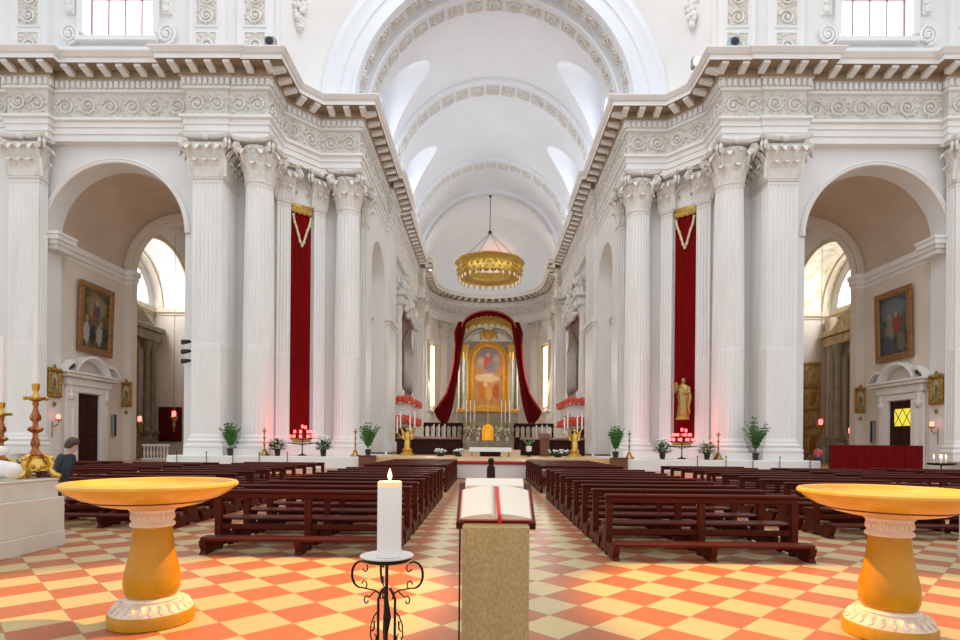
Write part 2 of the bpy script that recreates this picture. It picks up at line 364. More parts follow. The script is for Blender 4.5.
# ------------------------------------------------------------------ orders
def leaf(mb, p, o, t, h, w, k=1.):
    p, o, t = Vector(p), Vector(o), Vector(t); z = Vector((0, 0, 1))
    prof = ((.0, .0, .85), (.05, .3, 1.), (.10, .58, 1.), (.24, .82, .85), (.42, .92, .6), (.50, .74, .22))
    rows = []
    for (oo, zz, ww) in prof:
        c = p+o*(oo*h*k)+z*(zz*h)
        rows.append([mb.P(c-t*w*ww*.5), mb.P(c-t*w*ww*.22+o*.035), mb.P(c+o*.0), mb.P(c+t*w*ww*.22+o*.035), mb.P(c+t*w*ww*.5)])
    for a, b in zip(rows, rows[1:]):
        for j in range(4): mb.F(a[j], a[j+1], b[j+1], b[j])
def volute(mb, c, o, r, wd):
    """scroll under an abacus corner: spiral lying in the plane of o and z"""
    o = Vector(o).normalized(); z = Vector((0, 0, 1)); c = Vector(c); t = o.cross(z)
    for sd in (-1, 1):
        pts = [c+t*wd*.5*sd+(o*cos(a)+z*sin(a))*r*(1-.75*k/14) for k in range(15) for a in (PI*.6-k/14*4.2*PI,)]
        mb.tube(pts, r*.24, 4)
    mb.tube([c-t*wd*.6, c+t*wd*.6], r*.3, 6)
    mb.tube([c-o*r*1.3-z*r*2.6, c-o*r*.5-z*r*.4, c+z*r*.7], [r*.25, r*.3, r*.3], 5)
def abacus(mb, hx, y0, y1, z0, z1, cut):
    """concave-sided slab; half-width hx, from y0 (front) to y1"""
    def ring(o, z):
        X0, X1, Y0, Y1 = -hx-o, hx+o, y0-o, y1+o; b = .16
        pts = []
        for (ax, ay, bx, by, nx, ny) in ((X0+b, Y0, X1-b, Y0, 0, 1), (X1, Y0+b, X1, Y1-b, -1, 0), (X1-b, Y1, X0+b, Y1, 0, -1), (X0, Y1-b, X0, Y0+b, 1, 0)):
            for k in range(7):
                q = k/6; c = cut*4*q*(1-q)
                pts.append((ax+(bx-ax)*q+nx*c, ay+(by-ay)*q+ny*c, z))
        return pts
    mb.loft([ring(-.10, z0), ring(0, z0+(z1-z0)*.45), ring(0, z0+(z1-z0)*.6), ring(.05, z1)])

def cap_round(r=.84, h=2.4):
    mb = MB()
    mb.lathe([(r+.06, -.18), (r+.1, -.1), (r+.05, -.02), (r, 0), (r+.02, h*.4), (r+.12, h*.75), (r+.26, h*.86)], 28)
    for row, (n, hh, ph, kk) in enumerate(((8, h*.42, 0, 1.), (8, h*.74, PI/8, .85))):
        for k in range(n):
            a = 2*PI*k/n+ph; o = (cos(a), sin(a), 0); t = (-sin(a), cos(a), 0)
            leaf(mb, (r*cos(a)*1.02, r*sin(a)*1.02, 0), o, t, hh, .62, kk)
    for k in range(4):
        a = PI/4+k*PI/2; o = (cos(a), sin(a), 0)
        volute(mb, ((r+.62)*cos(a), (r+.62)*sin(a), h*.77), o, .33, .22)
        b = k*PI/2
        for sd in (-1, 1):
            volute(mb, ((r+.2)*cos(b)-sin(b)*.2*sd, (r+.2)*sin(b)+cos(b)*.2*sd, h*.80), (-sin(b)*sd, cos(b)*sd, 0), .13, .12)
    abacus(mb, r+.54, -r-.54, r+.54, h*.945, h+.06, .30)
    for k in range(4):
        b = k*PI/2; mb.ball(((r+.34)*cos(b), (r+.34)*sin(b), h*.97), .2, 8, 5)
    return mb.mesh('capital', 'capital')
def cap_rect(w, d, h=2.4):
    """pilaster capital, front face at y=0, body behind it"""
    mb = MB(); hw = w/2
    mb.loft([[(-hw-o, -o, z), (hw+o, -o, z), (hw+o, d, z), (-hw-o, d, z)] for o, z in ((.06, -.18), (.1, -.1), (.0, 0), (.02, h*.4), (.1, h*.75), (.2, h*.86))])
    n = max(2, round(w/.62))
    for row, (hh, off) in enumerate(((h*.42, 0), (h*.74, .5))):
        m = n if row == 0 else n+1
        for k in range(m):
            x = -hw+(k+.5)*w/n if row == 0 else -hw+k*w/n
            leaf(mb, (x, -.01, 0), (0, -1, 0), (1, 0, 0), hh, w/n*.95)
        md = max(1, round(d/.62))
        for k in range(md):
            y = (k+(.5 if row == 0 else .15))*d/md
            for sd in (-1, 1): leaf(mb, (sd*hw, y, 0), (sd, 0, 0), (0, 1, 0), hh, min(.6, d/md)*.95)
    for sd in (-1, 1):
        volute(mb, (sd*(hw+.36), -.30, h*.77), (sd*.7, -.7, 0), .33, .22)
        volute(mb, (sd*.18, -.18, h*.80), (sd, 0, 0), .13, .12)
        if d > 1.2: volute(mb, (sd*(hw+.2), d*.5, h*.8), (0, 1, 0), .15, .12)
    abacus(mb, hw+.62, -.52, d+.2 if d > 1 else d, h*.945, h+.06, .26)
    mb.ball((0, -.32, h*.97), .22, 8, 5)
    return mb.mesh('capital', 'capital')

def flute_profile(x):                                   # x in 0..1 over one flute period -> depth 0..1
    q = abs(x-.5)/.38
    return math.sqrt(1-q*q) if q < 1 else 0.
def shaft_round(r0, r1, z0, z1):
    nf, sm = 24, 6
    def ring(r, dep, z):
        out = []
        for k in range(nf*sm):
            rr = r-dep*flute_profile((k % sm)/sm+.5/sm); a = 2*PI*k/(nf*sm)
            out.append((rr*cos(a), rr*sin(a), z))
        return out
    mb = MB(); hh = z1-z0; zz = z0+hh*.36
    f = lambda z: r0+(r1-r0)*max(0, (z-z0-hh*.3)/(hh*.7))**1.4
    mb.loft([ring(r0+.06, 0, z0), ring(r0+.06, 0, z0+.14), ring(r0, .0, z0+.24), ring(r0, .03, z0+.32), ring(f(zz), .03, zz), ring(f(zz), .088, zz+.06)]
            + [ring(f(z), .088, z) for z in (z0+hh*.5, z0+hh*.65, z0+hh*.8, z1-.45)] + [ring(r1, .0, z1-.32), ring(r1+.03, 0, z1-.16), ring(r1+.03, 0, z1)])
    return mb.mesh('shaft', 'shaft')
def shaft_rect(w, d, z0, z1, nf=7):
    ms = max(1, round(d/(w/nf)))
    def side(p, q, n, dep, m):                          # fluted line from p to q, inward normal n
        L = math.hypot(q[0]-p[0], q[1]-p[1])
        out = [p]
        e = .06/L if m else 0
        for k in range(m):
            for j in range(6):
                x = j/5; t = e+(1-2*e)*(k+x)/m
                dd = dep*flute_profile(.06+.88*x)
                out.append((p[0]+(q[0]-p[0])*t+n[0]*dd, p[1]+(q[1]-p[1])*t+n[1]*dd))
        return out
    hw = w/2
    def ring(dep, z, o=0.):
        a = side((-hw-o, d), (-hw-o, -o), (1, 0), dep, ms)+side((-hw-o, -o), (hw+o, -o), (0, 1), dep, nf)+side((hw+o, -o), (hw+o, d), (-1, 0), dep, ms)+[(hw+o, d)]
        return [(x, y, z) for x, y in a]
    zz = z0+(z1-z0)*.36
    mb = MB()
    mb.loft([ring(0, z0, .05), ring(0, z0+.14, .05), ring(0, z0+.24), ring(.03, z0+.32), ring(.03, zz), ring(.088, zz+.06), ring(.088, z1-.45), ring(0, z1-.32), ring(0, z1)])
    return mb.mesh('shaft', 'shaft')
ZB, ZS, ZK, ZT = .75, 1.78, 18.1, 20.5
BASEPROF = [(.30, 0), (.30, .42), (.24, .44), (.30, .52), (.30, .62), (.22, .70), (.12, .74), (.10, .80), (.18, .86), (.18, .93), (.08, 1.0), (.05, 1.03)]
def base_round(r):
    mb = MB(); mb.rects(0, 0, 2*(r+.3), 2*(r+.3), [(0, 0), (0, .42)])
    mb.lathe([(r+o, z) for o, z in BASEPROF if z >= .42], 40)
    return mb.mesh('base', 'marble', 45)
def base_rect(w, d):
    mb = MB(); hw = w/2
    mb.loft([[(-hw-o, -o, z), (hw+o, -o, z), (hw+o, d, z), (-hw-o, d, z)] for o, z in BASEPROF])
    return mb.mesh('base', 'marble')
_pc = {}
def pilaster(name, w, d, loc, rz, label, zb=ZB, zk=ZK, nf=7, zs=ZS):
    key = (w, d, nf, zb, zk)
    if key not in _pc: _pc[key] = (base_rect(w, d), shaft_rect(w, d, zs-zb, zk-zb, nf), cap_rect(w, d))
    b, s, c = _pc[key]
    t = thing(name, label, 'pilaster', (*loc, zb), rz, None, 'structure')
    place('base', b, t); place('shaft', s, t); place('capital', c, t, (0, 0, zk-zb))
    return t
_cb = base_round(.98); _cs = shaft_round(.96, .84, ZS-ZB, ZK-ZB); _cc = cap_round()
def column(loc, rz, label, k=1.):
    t = thing('column', label, 'column', (*loc, ZB), rz, None, 'structure', (k, k, 1))
    place('base', _cb, t); place('shaft', _cs, t); place('capital', _cc, t, (0, 0, ZK-ZB))
    return t

for s in (-1, 1):
    sd = SIDE[s]; X = lambda u: A+s*u
    pilaster('pilaster', 1.86, 2.4, (X(17.82), 35.0), 0, 'broad fluted marble pilaster between the %s arch and the nearest round column' % sd)
    pilaster('pilaster', 1.9, .75, (X(29.35), 35.0), 0, 'fluted marble pilaster at the far %s edge beyond the %s arch' % (sd, sd))
    column((X(15.03), 36.2), 0, 'tall fluted round marble column on the outer side of the %s red banner' % sd)
    column((X(10.34), 40.3), 0, 'tall fluted round marble column on the inner side of the %s red banner' % sd, .93)
    dg = -s*math.radians(41)
    for t, w in ((1.33, .95), (-1.25, .85)):
        pilaster('pilaster', w, .45, (X(13.4+t*.754-.30*.657), 39.4-t*.657-.30*.754), dg, 'slim fluted pilaster on the %s edge of the %s red banner' % ('outer' if t > 0 else 'inner', sd), nf=4)
    pilaster('pilaster', .85, .9, (X(9.86), 42.3), 0, 'slim fluted pilaster behind the inner column on the %s, at the choir corner' % sd, nf=4)
    pilaster('pilaster', 1.6, .8, (X(9.5), 74.0), 0, 'fluted pilaster carrying the apse arch on the %s' % sd, nf=6)
for i, deg in enumerate((-88, -50, -25, 25, 50, 88)):
    a = math.radians(deg)
    pilaster('pilaster', 1.35, .4, (A+9.1*sin(a), 82+9.1*cos(a)), -a, 'pale apse pilaster %s of the altarpiece, %s' % ('left' if deg < 0 else 'right', {25: 'partly behind its red drape', 50: 'outside its red drape', 88: 'beyond the tall window'}[abs(deg)]), nf=5)

# ------------------------------------------------------------------ floors
mb = MB(); mb.quad((-60, -14, 0), (60, -14, 0), (60, 62, 0), (-60, 62, 0))
struct(mb, 'floor', 'floor')
mb = MB()
mb.box(A-1.95, A+1.95, 26.0, 34.0, .0, .75); mb.box(A-7.5, A+7.5, 34.0, 62, .0, .75); mb.box(A-10.5, A+10.5, 62, 93, 0, .75)
struct(mb, 'floor_sanctuary', 'orangefloor', 'raised marble floor of the sanctuary, warm light in its colour')
mb = MB()
for s in (-1, 1):
    a, b = sorted((A+s*7.5, A+s*19.7)); mb.bbox(a, b, 34.0, 43, 0, .75, .04)
struct(mb, 'trim_step', 'marble', 'white marble step carrying the piers')
mb = MB()
mb.bbox(A-1.75, A+1.75, 25.80, 25.98, .02, .69, .02); mb.box(A-.6, A+.55, 25.785, 25.80, .60, .64)
struct(mb, 'trim_dais', 'white_paint', 'white marble riser across the end of the centre aisle')
mb = MB(); mb.bbox(A-1.97, A+1.97, 25.7, 26.9, .692, .80, .02)
tag(mb.build('red_carpet', 'carpet'), 'strip of red carpet along the top edge of the white riser', 'carpet')

# ------------------------------------------------------------------ transept walls, side passages and chapels
for s in (-1, 1):
    sd = SIDE[s]; to = lambda a, d, z: (A+s*a, d, z); tu = lambda a, d, z: (A+s*d, a, z)
    mb = MB(); arch_panel(mb, to, 16.9, 58, 0, 21.2, 24.2, 4.48, 14.9, 36.0, 37.3, 44)
    struct(mb, 'wall_transept_'+sd, 'plaster', smooth=30)
    mb = MB(); arch_band(mb, to, 24.2, 14.9, [(4.80, 36.02), (4.80, 35.86), (4.70, 35.80), (4.62, 35.86), (4.55, 35.84), (4.48, 35.90), (4.48, 36.02)], 44)
    for uu in (28.33,):                                       # impost blocks
        for o, z0, z1 in ((.0, 13.9, 14.2), (.14, 14.2, 14.45), (.28, 14.45, 14.75), (.36, 14.75, 14.92)):
            a, b = sorted((A+s*(uu-.35-o), A+s*(uu+1.0+o))) if uu > 24 else sorted((A+s*(uu-1.0-o), A+s*(uu+.35+o)))
            mb.box(a, b, 35.98-o, 37.32, z0, z1)
    for o, z0, z1 in ((.05, 13.85, 14.15), (.18, 14.15, 14.5), (.30, 14.5, 14.9)):   # string course along the passage
        for u0, u1 in ((28.85-o, 28.9), (19.7, 19.75+o)):
            a, b = sorted((A+s*u0, A+s*u1)); mb.box(a, b, 37.3, 44, z0, z1)
        for u0, u1 in ((28.2-o, 28.85), (19.75, 20.35+o)):
            a, b = sorted((A+s*u0, A+s*u1)); mb.box(a, b, 44-o, 44.7, z0, z1)
    struct(mb, 'trim_arch_'+sd, 'marble', smooth=30)
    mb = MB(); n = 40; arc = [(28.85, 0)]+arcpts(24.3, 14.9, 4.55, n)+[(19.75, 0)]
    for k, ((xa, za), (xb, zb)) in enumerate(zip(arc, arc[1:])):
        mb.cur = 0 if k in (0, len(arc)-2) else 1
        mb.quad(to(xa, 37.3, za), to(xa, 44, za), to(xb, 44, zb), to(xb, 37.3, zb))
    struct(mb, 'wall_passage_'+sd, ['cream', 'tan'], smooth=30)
    mb = MB(); arch_panel(mb, to, 17.5, 36, 0, 22, 24.3, 3.9, 14.9, 44.0, 44.7, 40)
    arch_band(mb, to, 24.3, 14.9, [(4.35, 44.0), (4.35, 43.88), (3.96, 43.84), (3.9, 43.9)], 40)
    struct(mb, 'wall_chapel_arch_'+sd, 'cream', smooth=30)
    mb = MB()                                                      # chapel beyond
    mb.quad(to(36, 57.5, 0), to(10.6, 57.5, 0), to(10.6, 57.5, 22), to(36, 57.5, 22))
    mb.quad(to(17.6, 44.7, 0), to(17.6, 57.5, 0), to(17.6, 57.5, 22), to(17.6, 44.7, 22))
    mb.quad(to(36, 44.7, 22), to(10.6, 44.7, 22), to(10.6, 57.5, 22), to(36, 57.5, 22))
    struct(mb, 'wall_chapel_far_'+sd, 'cream')
    mb = MB(); arch_panel(mb, tu, 44.7, 57.5, 0, 22, 51.1, 4.9, 14.8, 30.0, 33.6, 40, soffit=False)
    arc = [(56.0, 0)]+arcpts(51.1, 14.8, 4.9, 40)+[(46.2, 0)]
    for k, ((xa, za), (xb, zb)) in enumerate(zip(arc, arc[1:])):
        mb.cur = 2 if k in (0, len(arc)-2) else 1 if s > 0 else 0
        mb.quad(tu(xa, 30.0, za), tu(xa, 33.6, za), tu(xb, 33.6, zb), tu(xb, 30.0, zb))
    mb.cur = 0
    arch_panel(mb, tu, 46.0, 56.2, 14.8, 20.2, 51.1, 4.0, 14.8, 33.5, 33.7, 32)
    mb.quad(tu(46, 33.6, 0), tu(56.2, 33.6, 0), tu(56.2, 33.6, 14.8), tu(46, 33.6, 14.8))
    struct(mb, 'wall_chapel_'+sd, ['plaster', 'fresco', 'cream'], smooth=30)
    mb = MB()
    for o, z0, z1 in ((.05, 14.1, 14.35), (.2, 14.35, 14.8)):
        a, b = sorted((A+s*29.9, A+s*33.5)); mb.box(a, b, 55.95-o, 56.1, z0, z1); mb.box(a, b, 46.1, 46.25+o, z0, z1)
        a, b = sorted((A+s*(33.45-o), A+s*33.62)); mb.box(a, b, 46.2, 56, z0, z1)
    arch_band(mb, tu, 51.1, 14.8, [(4.9, 30.0), (4.9, 29.85), (5.3, 29.8), (5.35, 30.0)], 36)
    arch_band(mb, tu, 51.1, 14.8, [(4.9, 32.6), (4.72, 32.6), (4.72, 33.0), (4.9, 33.0)], 36)
    struct(mb, 'trim_chapel_'+sd, 'beige', smooth=30)
    w = thing('window_%d' % (2 if s < 0 else 4), 'arched lunette window seen through the %s arch' % sd, 'window', (0, 0, 0), kind='structure')
    mb = MB(); arc = arcpts(51.1, 14.85, 3.98, 28)
    mb.F(*[mb.P(tu(a, 33.65, z)) for a, z in arc]); mb.build('pane', 'pane', w)
    mb = MB(); arch_band(mb, tu, 51.1, 14.85, [(4.02, 33.62), (4.02, 33.5), (3.85, 33.5), (3.85, 33.62)], 28)
    for yy in (49.8, 52.4):
        a, b = sorted((A+s*33.48, A+s*33.6)); mb.box(a, b, yy-.12, yy+.12, 14.85, 14.85+math.sqrt(3.95**2-1.69))
    a, b = sorted((A+s*33.48, A+s*33.6)); mb.box(a, b, 47.15, 55.05, 14.82, 15.05); mb.build('frame', 'marble', w)

# ------------------------------------------------------------------ great entablature
PROF = [(-.9, 20.5), (0, 20.5), (0, 20.92), (.07, 20.92), (.07, 21.32), (.14, 21.32), (.14, 21.62), (.30, 21.70), (.30, 21.86), (.0, 21.92), (.0, 23.48),
        (.18, 23.52), (.18, 23.66), (.12, 23.68), (.12, 24.14), (.34, 24.18), (.42, 24.3), (.42, 24.62), (1.30, 24.62), (1.30, 24.90), (1.40, 24.94), (1.58, 25.18), (1.58, 25.26), (-1.4, 25.36)]
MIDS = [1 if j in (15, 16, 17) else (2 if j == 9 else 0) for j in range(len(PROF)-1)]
def entablature(path, to, name, scrolls=True):
    mb = MB(); nor, mit = sweep(mb, path, PROF, MIDS, to)
    # dentils and modillions follow each face of the plan
    for i in range(len(path)-1):
        p, q = Vector(path[i]), Vector(path[i+1]); n = Vector(nor[i]); d = (q-p); L = d.length; d /= L
        def span(o):                                         # length trimmed by the mitres at offset o
            a = p+Vector(mit[i])*o; b = q+Vector(mit[i+1])*o; return (a-p).dot(d), (b-p).dot(d)
        def blk(t, o0, o1, w, z0, z1, zb=None):
            a = p+d*(t-w/2); b = p+d*(t+w/2); zb = z0 if zb is None else zb
            P = [mb.P(to(*(c+n*o), z)) for c, o, z in ((a, o0, zb), (b, o0, zb), (b, o1, z0), (a, o1, z0), (a, o0, z1), (b, o0, z1), (b, o1, z1), (a, o1, z1))]
            for f in ((0, 1, 2, 3), (3, 2, 6, 7), (0, 3, 7, 4), (1, 2, 6, 5)): mb.F(*[P[k] for k in f])
        s0, s1 = span(.24)
        if s1-s0 > .3:
            m = max(1, int((s1-s0)/.34))
            for k in range(m): blk(s0+(k+.5)*(s1-s0)/m, .1, .30, .20, 23.72, 24.12)
        s0, s1 = span(.95)
        if s1-s0 > .5:
            m = max(1, round((s1-s0)/1.2))
            for k in range(m):
                t = s0+(k+.5)*(s1-s0)/m
                blk(t, .40, 1.20, .40, 24.47, 24.62, 24.30)
        if scrolls:
            s0, s1 = max(0, span(.0)[0])+.08, L-.08
            m = max(1, round((s1-s0)/1.55)); w = (s1-s0)/m
            if w > .5:
                for k in range(m):
                    O = to(*(p+d*(s0+k*w)+n*.01), 21.98); E = Vector(to(*(p+d*(s0+k*w+1)+n*.01), 21.98))-Vector(O)
                    NN = Vector(to(*(p+n), 0))-Vector(to(*p, 0))
                    mb.cur = 3; scroll(mb, O, E, (0, 0, 1), NN, w, 1.42, .085); mb.cur = 0
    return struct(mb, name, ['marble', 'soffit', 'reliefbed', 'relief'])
PATH = [(58, 35.45), (30.45, 35.45), (30.45, 35.02), (27.9, 35.02), (27.9, 35.45), (19.2, 35.45), (19.2, 35.02), (16.6, 35.02), (16.6, 35.1), (14.1, 35.1), (14.1, 37.6), (12.2, 39.7), (9.4, 39.7), (9.4, 50.4), (9.1, 50.4), (9.1, 54.6), (9.4, 54.6), (9.4, 73.2), (8.75, 73.2), (8.75, 74.8)]
for s in (-1, 1):
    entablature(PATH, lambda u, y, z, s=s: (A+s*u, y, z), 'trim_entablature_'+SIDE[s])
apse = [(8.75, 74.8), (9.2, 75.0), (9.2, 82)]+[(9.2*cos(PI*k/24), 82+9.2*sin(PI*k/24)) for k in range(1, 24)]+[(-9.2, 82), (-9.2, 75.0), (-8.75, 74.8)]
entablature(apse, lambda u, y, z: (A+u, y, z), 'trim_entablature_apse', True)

# ------------------------------------------------------------------ pier walls, choir walls, apse
for s in (-1, 1):
    sd = SIDE[s]; to = lambda a, d, z: (A+s*a, d, z); tu = lambda a, d, z: (A+s*d, a, z)
    mb = MB(); pl = [(16.95, 37.3), (15.5, 37.6), (11.25, 41.30), (10.35, 42.5), (9.42, 42.5), (9.42, 43.0)]
    for a, b in zip(pl, pl[1:]): mb.quad(to(*a, 0), to(*b, 0), to(*b, 21.2), to(*a, 21.2))
    pb = [(15.9, 36.9), (14.9, 37.3), (11.0, 40.7), (9.3, 41.7), (9.3, 42.6)]
    for o, z0, z1 in ((0, .75, 1.25), (-.12, 1.25, 1.6)):           # low plinth of the pier
        for a, b in zip(pb, pb[1:]): mb.quad(to(a[0], a[1]-o, z0), to(b[0], b[1]-o, z0), to(b[0], b[1]-o, z1), to(a[0], a[1]-o, z1))
    struct(mb, 'wall_pier_'+sd, 'marble')
    mb = MB(); arch_panel(mb, tu, 42.5, 50.5, .75, 20.6, 47.2, 2.8, 15.5, 9.45, 10.6, 30)
    mb.quad(tu(44, 10.58, .7), tu(50.4, 10.58, .7), tu(50.4, 10.58, 19), tu(44, 10.58, 19))
    mb.quad(tu(54.4, 9.9, 0), tu(75, 9.9, 0), tu(75, 9.9, 21), tu(54.4, 9.9, 21))
    a, b = sorted((X(9.12), X(10.6))) if False else sorted((A+s*9.12, A+s*10.6))
    mb.box(a, b, 50.5, 54.5, .75, 20.55)
    struct(mb, 'wall_choir_'+sd, 'marble', smooth=30)
    mb = MB()
    for o, z0, z1 in ((.1, 12.2, 12.5), (.25, 12.5, 12.85)):
        a, b = sorted((A+s*(9.12-o), A+s*10.6)); mb.box(a, b, 50.5-o, 54.5+o, z0, z1)
        a, b = sorted((A+s*(10.6-o), A+s*10.6)); mb.box(a, b, 44.4, 50, z0, z1)
    for o, z0, z1 in ((.35, .75, 1.3), (.2, 1.3, 1.7)):
        a, b = sorted((A+s*(9.12-o), A+s*10.6)); mb.box(a, b, 50.5-o, 54.5+o, z0, z1)
    struct(mb, 'trim_choir_'+sd, 'marble')
mb = MB(); ring = [(9.4, 74.9), (9.4, 82)]+[(9.4*cos(PI*k/32), 82+9.4*sin(PI*k/32)) for k in range(1, 32)]+[(-9.4, 82), (-9.4, 74.9)]
mb.loft([[(A+u, y, z) for u, y in ring] for z in (0, 21)], False, False)
struct(mb, 'wall_apse', 'marble', smooth=40)
mb = MB()
for o, z0, z1 in ((.10, 4.6, 4.9), (.2, 4.9, 5.2)):
    rg = [((9.4-o)*cos(PI*k/32), 82+(9.4-o)*sin(PI*k/32)) for k in range(33)]
    mb.loft([[(A+u, y, z) for u, y in rg] for z in (z0, z1)], False, False)
struct(mb, 'trim_apse', 'marble', smooth=40)

# ------------------------------------------------------------------ vaults
def vault(name, y0, y1, yc=None, w=3.3, H=8.0, Rv=9.4):
    mb = MB(); ny = max(4, int((y1-y0)/.07)) if yc else 4; na = 200
    def pt(i, j):
        y = y0+(y1-y0)*j/ny; a = PI*i/na; x, z = Rv*cos(a), Rv*sin(a)
        if yc and abs(y-yc) < w:
            zl = H*math.sqrt(1-((y-yc)/w)**2); z = max(z, zl)
        return (A+x, y, ZC+z)
    mb.loft([[pt(i, j) for i in range(na+1)] for j in range(ny+1)], False, False)
    return struct(mb, name, 'vault', smooth=25)
vault('ceiling_choir', 42.7, 51.1, 46.9, 3.2, 7.8)
vault('ceiling_choir_inner', 53.5, 65.4, 59.4, 3.3, 7.4)
vault('ceiling_choir_end', 67.8, 73.6)
mb = MB(); rows = []
for j in range(3): rows.append([(A+9.4*cos(PI*i/64), 74.8+(82-74.8)*j/2, ZC+9.4*sin(PI*i/64)) for i in range(65)])
for j in range(1, 25):
    e = PI/2*j/24
    rows.append([(A+9.4*cos(PI*i/64), 82+9.4*sin(PI*i/64)*sin(e), ZC+9.4*sin(PI*i/64)*cos(e)) for i in range(65)])
mb.loft(rows, False, False)
struct(mb, 'ceiling_apse', 'vault', smooth=40)
to = lambda a, d, z: (A+a, d, z)
def coffers(mb, r, y0, y1, n, t=.06, a0=.06, zc=ZC, fill=.74):
    """carved panels round an arch soffit of radius r between y0 and y1"""
    da = (PI-2*a0)/n
    for k in range(n):
        am = a0+(k+.5)*da; rad = Vector((cos(am), 0, sin(am))); tg = Vector((-sin(am), 0, cos(am)))
        W = r*da*.86; D = (y1-y0)*fill
        O = Vector((A, (y0+y1)/2-D/2, zc))+rad*(r-.01)-tg*W/2
        mb.cur = 1
        for a, b in ((0, .08), (.92, 1)):
            mb.xf = None
        c = [O, O+tg*W, O+tg*W+Vector((0, D, 0)), O+Vector((0, D, 0))]
        mb.cur = 0
        for i in range(4): mb.tube([c[i]-rad*.02, c[(i+1) % 4]-rad*.02], .045, 4)
        mb.cur = 1
        q = [mb.P(x-rad*.015) for x in c]; mb.F(*q)
        mb.cur = 2
        nn = -rad
        m = max(1, round(W/D*.9))
        for j in range(m): scroll(mb, O+tg*(W*j/m)+nn*.02, tg, Vector((0, 1, 0)), nn, W/m, D, t)
    mb.cur = 0
mb = MB()
arch_band(mb, to, 0, ZC-.3, [(12.2, 39.9), (12.2, 39.5), (11.75, 39.4), (11.6, 39.5), (10.95, 39.55), (10.85, 39.42), (10.75, 39.55), (10.2, 39.6), (10.1, 39.45), (9.85, 39.45), (9.78, 39.6), (9.75, 41.2), (9.5, 41.2), (9.42, 41.1), (9.3, 41.2), (9.3, 42.75), (9.6, 42.75)], 72, ZC-.1)
coffers(mb, 9.75, 39.7, 41.1, 19, .085, .06, ZC-.3); coffers(mb, 9.3, 41.3, 42.7, 19, .085, .06, ZC-.3)
struct(mb, 'trim_crossing_arch', ['vault', 'reliefbed', 'relief'], smooth=30)
for i, (y0, y1, r) in enumerate(((51.0, 53.6, 9.12), (65.3, 67.9, 9.12), (73.5, 74.85, 9.0))):
    mb = MB(); arch_band(mb, to, 0, ZC, [(9.5, y0), (r+.1, y0), (r, y0+.08), (r, y1-.08), (r+.1, y1), (9.5, y1)], 64)
    if i < 2: coffers(mb, r, y0+.05, y1-.05, 19, .08, .06, ZC, .58)
    else:
        coffers(mb, r, y0+.05, y1-.05, 23, .07, .06, ZC, .6)
    struct(mb, 'trim_vault_rib_%d' % (i+1), ['vault', 'reliefbed', 'relief'], smooth=30)
wn = 5
for s in (-1, 1):                                                    # clerestory windows in the lunettes
    for yc, hw in ((46.9, 2.0), (59.4, 2.1)):
        mb = MB(); tu = lambda a, d, z: (A+s*d, a, z)
        arch_panel(mb, tu, yc-3.5, yc+3.5, ZC, ZC+8.3, yc, hw, ZC+3.4, 9.45, 10.4, 24)
        struct(mb, 'wall_clerestory_'+SIDE[s], 'vault', smooth=30)
        w = thing('window_%d' % wn, 'arched clerestory window in the %s %s vault bay of the choir' % (SIDE[s], 'first' if yc < 50 else 'second'), 'window', kind='structure'); wn += 1
        mb = MB(); mb.F(*[mb.P(tu(a, 10.3, z)) for a, z in [(yc+hw, ZC+.3)]+arcpts(yc, ZC+3.4, hw, 20)+[(yc-hw, ZC+.3)]]); mb.build('pane', 'pane_high', w)
        mb = MB(); a, b = sorted((A+s*10.12, A+s*10.25))
        for k in (-.5, 0, .5): mb.box(a, b, yc+k*hw-.06, yc+k*hw+.06, ZC+.3, ZC+3.4+hw*.8)
        for z in (1.5, 3.4): mb.box(a, b, yc-hw, yc+hw, ZC+z-.06, ZC+z+.06)
        mb.build('frame', 'mullion', w)

